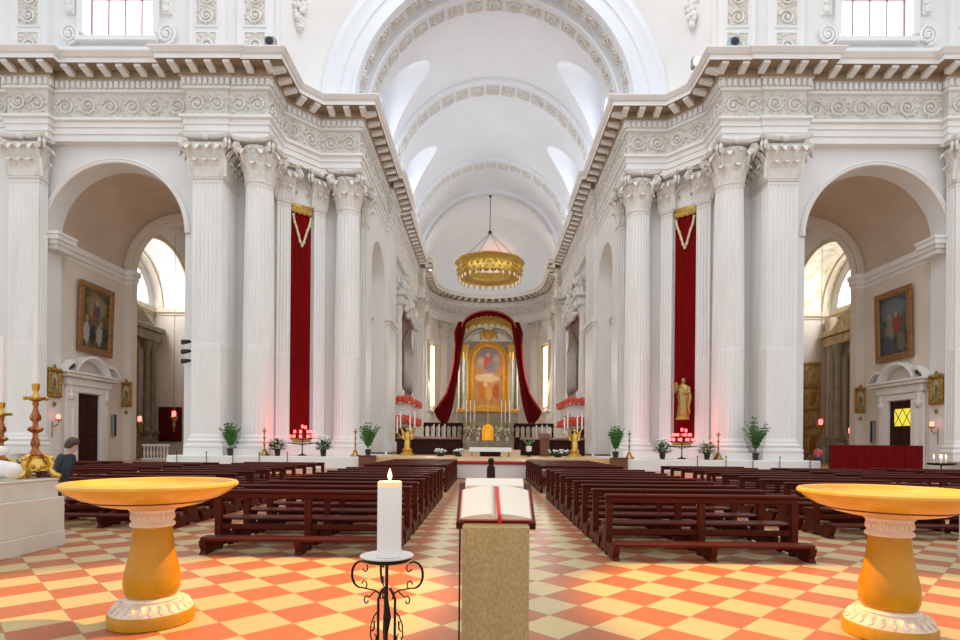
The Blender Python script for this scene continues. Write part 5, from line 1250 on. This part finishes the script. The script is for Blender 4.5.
# great red drape round the altarpiece
t = thing('red_drape', 'great dark red velvet drape swagged around the high altarpiece', 'curtain', (AX, AY-2.35, 0))
mb = MB(); rows = []
for k in range(33):
    a = PI*k/32
    rows.append([(3.95*cos(a), -.55*sin(a)+.05*(k % 2), 18.7+2.45*sin(a)), (3.85*cos(a), -.65*sin(a)-.07*(k % 2), 18.6+2.15*sin(a)), (3.7*cos(a), -.4*sin(a)+.05*(k % 2), 18.35+2.0*sin(a)+.22*(k % 2))])
mb.loft(rows, False, False); pb_ = [[(x, y+.06, z) for x, y, z in r] for r in rows]; mb.loft(pb_, False, False)
mb.build('canopy_valance', 'velvet_dark', t, 40)
mb = MB(); mb.tube([(3.98*cos(PI*k/32), -.55*sin(PI*k/32)-.05, 18.72+2.48*sin(PI*k/32)) for k in range(33)], .13, 6)
mb.build('edging', 'rim', t, 40)
for q in (-1, 1):
    ctr = [(3.95, 19.6, .55), (4.35, 18.0, .75), (4.45, 16.2, .55), (4.75, 13.5, .50), (5.15, 11.0, .55), (5.6, 9.0, .70), (6.25, 7.3, 1.0), (6.75, 6.2, 1.2), (6.7, 5.2, .85), (6.6, 4.35, .30)]
    mb = MB(); rings = []
    for c, z, w in ctr:
        rings.append([(q*(c+w*cos(a)*(1+.10*sin(6*a))), .22*sin(a)*(1+.5*sin(5*a)), z+.35*cos(a)*(.6 if z < 9 else .1)) for a in [2*PI*k/26 for k in range(26)]])
    mb.loft(rings); mb.build('side_drape', 'velvet_dark', t, 50)
# high altar, tabernacle, crucifix, candles
t = thing('high_altar', 'grey marble high altar with a flower covered ledge below the altarpiece', 'altar', (AX, 80.6, ZB))
mb = MB(); mb.bbox(-3.4, 3.4, -1.2, .8, 0, 1.2, .05); mb.build('mensa', 'greystone', t)
mb = MB(); mb.bbox(-3.2, 3.2, 0, .8, 1.2, 2.0, .05); mb.bbox(-2.4, 2.4, .3, .8, 2.0, 2.9, .05); mb.build('ledge', 'greystone', t)
t = thing('tabernacle', 'orange-lit golden tabernacle with arched door on the high altar', 'tabernacle', (AX, 79.95, ZB+1.205))
mb = MB(); arc = [(-.78, 0), (.78, 0)]+arcpts(0, 1.55, .78, 16); mb.loft([[(x, y, z) for x, z in arc] for y in (-.45, .38)]); mb.build('shrine', 'tabern', t, 40)
mb = MB(); arch_band(mb, tt, 0, 1.4, [(.5, -.46), (.5, -.52), (.6, -.52), (.6, -.46)], 14, .25); mb.bbox(-.85, .85, -.5, .38, 0, .14, .03); mb.build('door_moulding', 'orange', t, 40)
t = thing('crucifix', 'golden crucifix standing above the tabernacle', 'crucifix', (AX, 81.0, ZB+2.905))
mb = MB(); mb.lathe([(.5, 0), (.35, .15), (.14, .4), (.18, .6), (.09, .8), (.09, 1.6)], 14); mb.build('foot', 'gold', t, 40)
mb = MB(); mb.bbox(-.10, .10, -.06, .06, 1.5, 4.3, .03); mb.bbox(-.85, .85, -.06, .06, 3.0, 3.2, .03)
for x, z in ((-.85, 3.1), (.85, 3.1), (0, 4.3)): mb.ball((x, 0, z), .17, 8, 6)
mb.build('cross', 'gold', t, 40)
mb = MB(); mb.loft([[(r*cos(a), -.14+.7*r*sin(a), z) for a in [2*PI*k/8 for k in range(8)]] for r, z in ((.05, 1.9), (.08, 2.3), (.10, 2.6), (.13, 2.95), (.06, 3.1), (.09, 3.25), (.04, 3.38))])
mb.tube([(-.6, -.1, 3.2), (0, -.14, 3.0), (.6, -.1, 3.2)], .05, 6); mb.build('corpus', 'gold', t, 50)
for k, x in enumerate((-3.1, -2.5, -1.95, 1.95, 2.5, 3.1)):
    t = thing('altar_candle', 'tall white altar candle, %s to the crucifix on its %s side' % (('third', 'second', 'nearest', 'nearest', 'second', 'third')[k], 'left' if k < 3 else 'right'), 'candle', (AX+x, 81.15, ZB+(2.904 if abs(x) < 2.3 else 2.004)), 0, 'candles of the high altar')
    z = 0 if abs(x) < 2.3 else .9
    mb = MB(); mb.lathe([(.22, 0), (.1, .15), (.06, .4+z*.5), (.09, .6+z*.5), (.05, .8+z), (.14, .95+z), (.05, 1.0+z)], 10); mb.build('holder', 'gold', t, 40)
    mb = MB(); mb.lathe([(.075, .98+z), (.07, 4.1+z), (.01, 4.15+z)], 8); mb.build('wax', 'wax', t, 40)
rn = random.Random(21)
for x, l in ((-2.75, 'left'), (-1.4, 'inner left'), (1.4, 'inner right'), (2.75, 'right')):
    t = thing('flower_arrangement', 'white and green flower arrangement on the high altar, %s of the tabernacle' % ('far '+l if 'inner' not in l else 'just '+l.split()[1]), 'flowers', (AX+x, 79.85, ZB+1.204))
    mb = MB(); mb.lathe([(.2, 0), (.28, .3), (.2, .5), (.24, .6)], 12); mb.build('vase', 'dish', t, 40)
    mb = MB()
    for k in range(120):
        a = rn.random()*2*PI; r = .36*math.sqrt(rn.random()); z = .55+1.5*rn.random(); p = Vector((r*cos(a), r*.6*sin(a)-.1, z)); d = Vector((cos(a), sin(a), .5)).normalized()*.3; sv = d.cross(Vector((0, 0, 1)))*.35
        i = [mb.P(q) for q in (p, p+d*.5+sv, p+d, p+d*.5-sv)]; mb.F(*i)
    mb.build('foliage', 'leaf', t)
    mb = MB()
    for k in range(26): a = rn.random()*2*PI; r = .4*math.sqrt(rn.random()); mb.ball((r*cos(a), r*.6*sin(a)-.2, .7+1.2*rn.random()), rn.uniform(.09, .16), 6, 4)
    mb.build('blossoms', 'flower', t, 50)
# altar table and furniture of the sanctuary
t = thing('altar_table', 'low altar table with a white cloth top and dark base in front of the tabernacle', 'table', (A-.05, 38.3, ZB))
mb = MB(); mb.bbox(-1.4, 1.4, -.5, .5, .50, .60, .02); mb.bbox(-1.42, 1.42, -.52, -.50, .32, .58, .005); mb.build('cloth_top', 'flower', t)
mb = MB(); mb.bbox(-.7, .7, -.3, .3, 0, .5, .03); mb.build('base', 'stall', t)
for x in (-1.25, 1.25):
    for y in (-.4, .4):
        mb = MB(); mb.bbox(x-.05, x+.05, y-.05, y+.05, 0, .5, .01); mb.build('leg', 'brass', t)
t = thing('reading_desk', 'brown wooden reading desk right of the altar table', 'lectern', (4.15, 40.0, ZB))
mb = MB(); mb.bbox(-.32, .32, -.25, .25, 0, 1.3, .03); mb.build('body', 'wood2', t)
mb = MB(); mb.loft([[(-.42, -.35, z0), (.42, -.35, z0), (.42, .35, z0+.3), (-.42, .35, z0+.3)] for z0 in (1.25, 1.32)]); mb.build('top', 'wood2', t)
t = thing('flower_stand', 'dark stand with a white vase and twigs right of the altar table', 'vase', (2.95, 38.8, ZB))
mb = MB(); mb.lathe([(.28, 0), (.05, .06), (.05, .3), (.2, .34)], 12); mb.build('stand', 'stall', t, 40)
mb = MB(); mb.lathe([(.16, .34), (.2, .5), (.19, .72), (.17, .72)], 14); mb.build('vase', 'flower', t, 40)
mb = MB()
for k in range(16): a = k*.39*PI; mb.tube([(0, 0, .7), (.2*cos(a), .2*sin(a), .95), (.42*cos(a), .42*sin(a), 1.05+.1*(k % 3))], .02, 4)
mb.build('twigs', 'leafpale', t)
for k, (x, y, w, l) in enumerate(((4.75, 37.2, .75, 'right of the reading desk'), (-3.0, 37.4, .4, 'on the step left of the altar table'), (-1.8, 37.2, .35, 'close to the altar table on its left'))):
    t = thing('flower_bowl', 'low white flowers among green leaves, %s' % l, 'flowers', (x, y, ZB)); rn = random.Random(k)
    mb = MB(); mb.lathe([(.2, 0), (.26, .14), (.22, .14)], 12); mb.build('bowl', 'pot', t, 40)
    mb = MB()
    for q in range(70):
        a = rn.random()*2*PI; r = w*math.sqrt(rn.random()); p = Vector((r*cos(a), .5*r*sin(a), .14+.25*rn.random())); d = Vector((cos(a), sin(a), .3))*.18; sv = d.cross(Vector((0, 0, 1)))*.4
        i = [mb.P(q_) for q_ in (p, p+d*.5+sv, p+d, p+d*.5-sv)]; mb.F(*i)
    mb.build('leaves', 'leaf', t)
    mb = MB()
    for q in range(22): a = rn.random()*2*PI; r = w*.9*math.sqrt(rn.random()); mb.ball((r*cos(a), .5*r*sin(a)-.05, .3+.18*rn.random()), .07, 6, 4)
    mb.build('blossoms', 'flower', t, 50)
for s in (-1, 1):
    sd = SIDE[s]
    t = thing('candelabrum', 'gilded angel candelabrum with tall white candles at the %s choir corner' % sd, 'candelabrum', (A+s*5.85, 39.6, ZB), 0)
    mb = MB(); mb.lathe([(.5, 0), (.5, .1), (.3, .25), (.36, .4), (.2, .55)], 12); mb.build('foot', 'gold', t, 40)
    mb = MB(); mb.loft([[(r*cos(a)*(1+.1*sin(5*a)), r*sin(a)*(1+.1*sin(5*a)), z) for a in [2*PI*k/14 for k in range(14)]] for r, z in ((.24, .5), (.22, .9), (.15, 1.2), (.19, 1.45), (.07, 1.62), (.09, 1.7))]); mb.ball((0, 0, 1.82), .12, 10, 8)
    for q in (-1, 1):
        mb.tube([(q*.15, 0, 1.5), (q*.35, -.05, 1.65), (q*.5, -.05, 1.95)], .05, 6); mb.tube([(q*.1, .1, 1.4), (q*.4, .16, 1.75), (q*.3, .18, 1.15), (q*.12, .12, 1.1)], [.05, .10, .09, .04], 6)
    mb.build('angel', 'gold', t, 50)
    mb = MB(); mb.lathe([(.05, 0), (.05, 1.15), (.01, 1.17)], 10); wx = mb.mesh('candle', 'wax', 40)
    mb = MB()
    for x, z in ((-.72, 1.55), (-.5, 1.9), (.5, 1.9), (.18, 1.7)):
        mb.lathe([(.03, -.05), (.12, 0), (.12, .03), (.03, .03)], 10, (x, -.05, z)); mb.tube([(x, -.05, z-.02), (x*.5, -.02, z-.35), (0, 0, 1.0)], .03, 5)
    mb.build('branches', 'gold', t)
    for x, z in ((-.72, 1.55), (-.5, 1.9), (.5, 1.9), (.18, 1.7)): place('candle', wx, t, (x, -.05, z))
    for k, x in enumerate((4.45, 4.05, 3.6)):
        t = thing('processional_candle', 'white candle on a dark holder %s of the altar, %s from the wall' % (sd, ORD[k]), 'candle', (A+s*x, 44.5, ZB), 0, 'processional candles %s of the altar' % sd)
        mb = MB(); mb.lathe([(.17, 0), (.04, .08), (.035, .5), (.06, .55), (.03, .6), (.03, 1.05), (.1, 1.1), (.03, 1.12)], 10); mb.build('holder', 'stall', t, 40)
        mb = MB(); mb.lathe([(.045, 1.1), (.045, 2.35), (.01, 2.37)], 8); mb.build('wax', 'wax', t, 40)
# ------------------------------------------------------------------ chandelier
t = thing('chandelier', 'great golden crown chandelier with bulbs hanging in the choir', 'chandelier', (A-.05, 74.2, 0))
def lob(a): return 1+.045*abs(cos(4*a))
n = 96
mb = MB(); rings = [[(r*lob(2*PI*k/n)*cos(2*PI*k/n), r*lob(2*PI*k/n)*sin(2*PI*k/n), z) for k in range(n)] for r, z in ((4.35, 25.35), (4.42, 25.2), (4.1, 24.75), (4.0, 24.3), (4.02, 23.7), (3.95, 23.35), (3.85, 23.35), (3.9, 24.3), (4.0, 24.75), (4.28, 25.2), (4.35, 25.35))]
mb.loft(rings, False)
mb.build('crown_band', 'gold', t, 40)
mb = MB()
for k in range(32):
    a = 2*PI*k/32; r = 4.07*lob(a); mb.ball((r*cos(a), r*sin(a), 24.35), (.16, .16, .28), 6, 5); mb.ball((r*cos(a+.1), r*sin(a+.1), 23.75), .12, 6, 4)
mb.build('relief_bosses', 'gold', t, 50)
mb = MB(); mb.lathe([(3.3, 23.3), (3.5, 23.5), (2.9, 23.75), (2.7, 23.55), (3.3, 23.3)], 64, caps=False); mb.build('inner_ring', 'brass', t, 40)
mb = MB(); mb.lathe([(.05, .0), (.10, .08), (.13, .25), (.09, .42), (.03, .45)], 10); bb = mb.mesh('bulb', 'bulbdim', True)
mb = MB(); mb.lathe([(.01, -.55), (.07, -.42), (.05, -.25), (.09, -.05), (.03, .05)], 8); pd = mb.mesh('pendant', 'brass', 40)
for k in range(28):
    a = 2*PI*k/28; r = 3.9*lob(a)
    place('bulb', bb, t, (r*.985*cos(a), r*.985*sin(a), 22.88)); place('pendant', pd, t, (r*cos(a+.11), r*sin(a+.11), 23.3))
mb = MB()
for k in range(4): a = PI/4+k*PI/2; mb.tube([(4.3*cos(a), 4.3*sin(a), 25.2), (0, 0, 29.2)], .045, 5)
mb.build('chains', 'steel', t)
mb = MB(); mb.ball((0, 0, 29.3), .25, 10, 7); mb.tube([(0, 0, 29.2), (0, 0, 34.2)], .055, 6); mb.ball((0, 0, 34.1), .2, 8, 6); mb.build('rod', 'black', t)
# ------------------------------------------------------------------ people
def skin_mesh(verts, edges, root, mat_name, name, parent, sub=2):
    me = bpy.data.meshes.new(name); me.from_pydata([v[:3] for v in verts], edges, []); me.materials.append(M[mat_name])
    o = bpy.data.objects.new(name, me); COL.objects.link(o)
    if parent is not None: o.parent = parent
    md = o.modifiers.new('skin', 'SKIN'); md.use_smooth_shade = True
    layer = me.skin_vertices[0] if me.skin_vertices else None
    if layer is None:
        bm = bmesh.new(); bm.from_mesh(me); bm.verts.layers.skin.verify(); bm.to_mesh(me); bm.free(); layer = me.skin_vertices[0]
    rs = root if isinstance(root, (list, tuple)) else [root]
    for i, v in enumerate(verts):
        r = v[3]; layer.data[i].radius = (r, v[4] if len(v) > 4 else r); layer.data[i].use_root = i in rs
    sb = o.modifiers.new('smooth', 'SUBSURF'); sb.levels = sub; sb.render_levels = sub
    return o
def person(label, loc, rz, top, bottom, hair, H=1.72, bend=0., step=0., hold=0.):
    """standing figure facing -Y locally; bend leans the trunk forward, step parts the feet"""
    k = H/1.72; t = thing('person', label, 'person', loc, rz, None, None, (k, k, k))
    b = sin(bend); c = cos(bend)
    def up(x, y, z):                     # lean everything above the pelvis
        dz = z-.95; return (x, y*c-b*dz+0, .95+dz*c+y*b)
    J = {}; V = []; E_ = []
    def v(nm, p, r, r2=None, par=None):
        J[nm] = len(V); V.append((*p, r, r2 or r))
        if par: E_.append((J[par], J[nm]))
    v('pel', (0, 0, .95), .135, .105); v('waist', up(0, 0, 1.10), .125, .095, 'pel'); v('chest', up(0, 0, 1.30), .150, .105, 'waist'); v('neck0', up(0, .01, 1.44), .075, .06, 'chest'); v('neck', up(0, -.005, 1.52), .052, .052, 'neck0')
    v('head0', up(0, -.02, 1.58), .066, .075, 'neck'); v('head1', up(0, -.015, 1.65), .078, .095, 'head0'); v('head2', up(0, -.01, 1.70), .060, .075, 'head1')
    for q, n in ((-1, 'l'), (1, 'r')):
        v('sh'+n, up(q*.17, .01, 1.405), .062, .055, 'chest'); v('el'+n, up(q*.235, .02-hold*.05, 1.13), .042, .042, 'sh'+n); v('wr'+n, up(q*(.25-.08*hold), -.05-.22*hold, .90+.17*hold), .028, .03, 'el'+n); v('pa'+n, up(q*(.25-.10*hold), -.07-.28*hold, .82+.20*hold), .022, .038, 'wr'+n)
        st = q*step
        v('hip'+n, (q*.09, -st*.05, .88), .095, .095, 'pel'); v('kn'+n, (q*.10, -.02-st*.22, .49), .060, .062, 'hip'+n); v('an'+n, (q*.10, .03-st*.35, .09), .040, .042, 'kn'+n); v('to'+n, (q*.115, -.13-st*.35, .035), .038, .03, 'an'+n)
    roots = [J['pel']]
    # fingers as short chains rooted inside the palm
    for q, n in ((-1, 'l'), (1, 'r')):
        p = Vector(V[J['pa'+n]][:3]); w = Vector(V[J['wr'+n]][:3]); d = (p-w).normalized(); side = Vector((0, 1, 0)).cross(d).normalized() if abs(d.y) < .9 else Vector((1, 0, 0)); fw = side.cross(d)
        for f, (off, L) in enumerate(((-.027, .062), (-.009, .074), (.009, .078), (.026, .068))):
            i0 = len(V); V.append((*(p+fw*off), .009)); V.append((*(p+fw*off+d*.05+side*.0), .0085)); V.append((*(p+fw*off*1.1+d*(.05+L*.5)-side*q*.012), .008)); V.append((*(p+fw*off*1.1+d*(.045+L)-side*q*.035), .0065))
            E_.extend([(i0, i0+1), (i0+1, i0+2), (i0+2, i0+3)]); roots.append(i0)
        i0 = len(V); V.append((*(w+d*.03-fw*.012), .011)); V.append((*(w+d*.055-fw*.045), .010)); V.append((*(w+d*.095-fw*.06-side*q*.01), .008)); E_.extend([(i0, i0+1), (i0+1, i0+2)]); roots.append(i0)
    # nose and ears
    for a, e, r in (((0, -.085, 1.635), (0, -.112, 1.618), .012), ((-.075, -.01, 1.63), (-.088, 0, 1.64), .014), ((.075, -.01, 1.63), (.088, 0, 1.64), .014)):
        i0 = len(V); V.append((*up(*a), r)); V.append((*up(*e), r*.8)); E_.append((i0, i0+1)); roots.append(i0)
    skin_mesh(V, E_, roots, 'skin', 'body', t)
    mb = MB()
    for q in (-1, 1): mb.ball(up(q*.03, -.098, 1.652), (.011, .006, .008), 8, 6)
    mb.ball(up(0, -.095, 1.585), (.022, .006, .006), 8, 5); mb.build('eyes_and_mouth', 'hair', t, 50)
    # clothes: a slightly larger shell over trunk and arms, another over the legs
    def shell(names, edges, grow, mat_name, nm):
        idx = {n: i for i, n in enumerate(names)}
        skin_mesh([(*V[J[n]][:3], V[J[n]][3]+grow, V[J[n]][4]+grow) for n in names], [(idx[a], idx[b_]) for a, b_ in edges], 0, mat_name, nm, t)
    shell(['waist', 'chest', 'neck0', 'shl', 'ell', 'wrl', 'shr', 'elr', 'wrr', 'pel'], [('waist', 'chest'), ('chest', 'neck0'), ('chest', 'shl'), ('shl', 'ell'), ('ell', 'wrl'), ('chest', 'shr'), ('shr', 'elr'), ('elr', 'wrr'), ('waist', 'pel')], .034, top, 'top')
    shell(['pel', 'hipl', 'knl', 'anl', 'hipr', 'knr', 'anr'], [('pel', 'hipl'), ('hipl', 'knl'), ('knl', 'anl'), ('pel', 'hipr'), ('hipr', 'knr'), ('knr', 'anr')], .026, bottom, 'trousers')
    skin_mesh([(*V[J['to'+n]][:3], .044, .036) if j else (*V[J['an'+n]][:2], .05, .045, .04) for n in 'lr' for j in (0, 1)], [(0, 1), (2, 3)], [0, 2], 'black', 'shoes', t)
    mb = MB()
    mb.loft([[up(.092*r*cos(a), -.01+.108*r*sin(a)+(.02 if z < 1.66 else .005), z) for a in [2*PI*j/16 for j in range(16)] ] for r, z in ((.86, 1.60), (.98, 1.65), (1.0, 1.70), (.85, 1.755), (.5, 1.785), (.1, 1.792))] if False else
            [[up(.092*r*cos(a), .012+.100*r*sin(a)+dy, z) for a in [2*PI*j/16 for j in range(16)]] for r, z, dy in ((.55, 1.57, .035), (.82, 1.62, .022), (.98, 1.67, .008), (1.0, 1.71, -.006), (.84, 1.76, -.01), (.5, 1.79, -.008), (.1, 1.797, -.006))])
    mb.build('hair', hair, t, 60)
    return t
person('person in a dark jacket leaning forward behind the left marble altar', (-7.36, 9.62, 0), PI-.55, 'navy', 'dress', 'hair', 1.66, .34, .2)
person('person in a pink top and blue jeans standing near the right arch', (22.15, 37.9, 0), PI-.4, 'pinktop', 'jeans', 'hair', 1.66, .02, .15, .5)
person('person in a maroon top standing just left of the one in pink', (21.35, 38.3, 0), 2.6, 'maroon', 'dress', 'hair', 1.62, .02, .1)
# ------------------------------------------------------------------ camera, light
cam = bpy.data.cameras.new('camera'); co = bpy.data.objects.new('camera', cam); COL.objects.link(co)
cam.sensor_width = 36; cam.lens = 565/960*36; cam.shift_y = 123/960; cam.clip_end = 400; cam.clip_start = .1
co.matrix_world = Matrix.Translation((0, 0, 1.65)) @ Matrix.Rotation(math.radians(.6), 4, 'Z') @ Matrix.Rotation(PI/2, 4, 'X') @ Matrix.Rotation(math.radians(.5), 4, 'Z')
SC.camera = co
wd = bpy.data.worlds.new('world'); SC.world = wd; wd.use_nodes = True
bg = wd.node_tree.nodes['Background']; bg.inputs[0].default_value = (.90, .95, 1.0, 1); bg.inputs[1].default_value = .80
def area(name, loc, rot, sx, sy, power, col=(1, 1, 1)):
    l = bpy.data.lights.new(name, 'AREA'); l.shape = 'RECTANGLE'; l.size = sx; l.size_y = sy; l.energy = power; l.color = col
    o = bpy.data.objects.new(name, l); COL.objects.link(o); o.location = loc; o.rotation_euler = rot; return o
def aim(o, tgt):
    o.rotation_euler = (Vector(tgt)-o.location).to_track_quat('-Z', 'Y').to_euler()
def spot(name, loc, tgt, power, deg, blend, col, size=.2):
    l = bpy.data.lights.new(name, 'SPOT'); l.energy = power; l.spot_size = math.radians(deg); l.spot_blend = blend; l.color = col; l.shadow_soft_size = size
    o = bpy.data.objects.new(name, l); COL.objects.link(o); o.location = loc; aim(o, tgt); return o
def point(name, loc, power, col, size=.1):
    l = bpy.data.lights.new(name, 'POINT'); l.energy = power; l.color = col; l.shadow_soft_size = size
    o = bpy.data.objects.new(name, l); COL.objects.link(o); o.location = loc; return o
LIGHTS = True
SC.view_settings.view_transform = 'Standard'; SC.view_settings.look = 'None'
SC.view_settings.gamma = 1; SC.view_settings.use_curve_mapping = False
SC.view_settings.exposure = .42
SC.cycles.max_bounces = 6; SC.cycles.diffuse_bounces = 4; SC.cycles.glossy_bounces = 3
SC.cycles.use_denoising = True
SC.cycles.sample_clamp_indirect = 6
# daylight from the dome over the crossing
d = area('dome_daylight', (A, 22, 46), (0, 0, 0), 18, 18, 2500, (1, .98, .96)); d.rotation_euler = (math.radians(12), 0, 0)
# daylight through the choir's windows
for s in (-1, 1):
    o = area('chapel_daylight', (A+s*33.2, 51.1, 16.6), (0, 0, 0), 5, 3, 550, (.95, .97, 1)); aim(o, (A+s*24, 51, 10))
    o = area('apse_daylight', (A+s*8.2, 84.6, 11.5), (0, 0, 0), 1.2, 8, 1100, (1, .97, .92)); aim(o, (A, 78, 9))
    # warm spotlights on the marble basins
    spot('basin_spotlight', (A-s*6.0, 12.5, 13.0), (A+s*3.35, 5.55, .3), 17000, 19, .45, (1, .48, .08), .12)
    area('choir_vault_fill', (A+s*8.8, 66, 25.5), (0, 0, 0), .8, 9, 150, (.88, .94, 1)).rotation_euler = (PI, s*.5, 0)  # added fill behind the cornice lip to brighten the vault, no fixture modelled
    spot('apse_dome_fill', (A+s*8.9, 74.6, 25.55), (A+s*2, 90, 31), 750, 110, .7, (1, .93, .88), .12)  # unseen fill added behind the cornice to lift the apse half dome
    area('choir_vault_fill', (A+s*8.8, 52, 25.5), (0, 0, 0), .8, 9, 130, (.86, .93, 1)).rotation_euler = (PI, s*.45, 0)  # second added fill, brightens and cools the first vault bay
    point('votive_glow', (A+s*12.0, 35.1, 2.6), 55, (1, .04, .03), .5)
spot('altarpiece_spotlight', (A-1.5, 74.6, 20.0), (AX, 86, 11.5), 2600, 28, .6, (1, .60, .20), .3)
spot('apse_glow', (A+.5, 84.9, 26.2), (A+1.2, 90.0, 31.5), 700, 70, 1., (1, .42, .12), .3)
point('candle_glow', (CX+.012, CY, CZ+.44), 4, (1, .5, .18), .03)
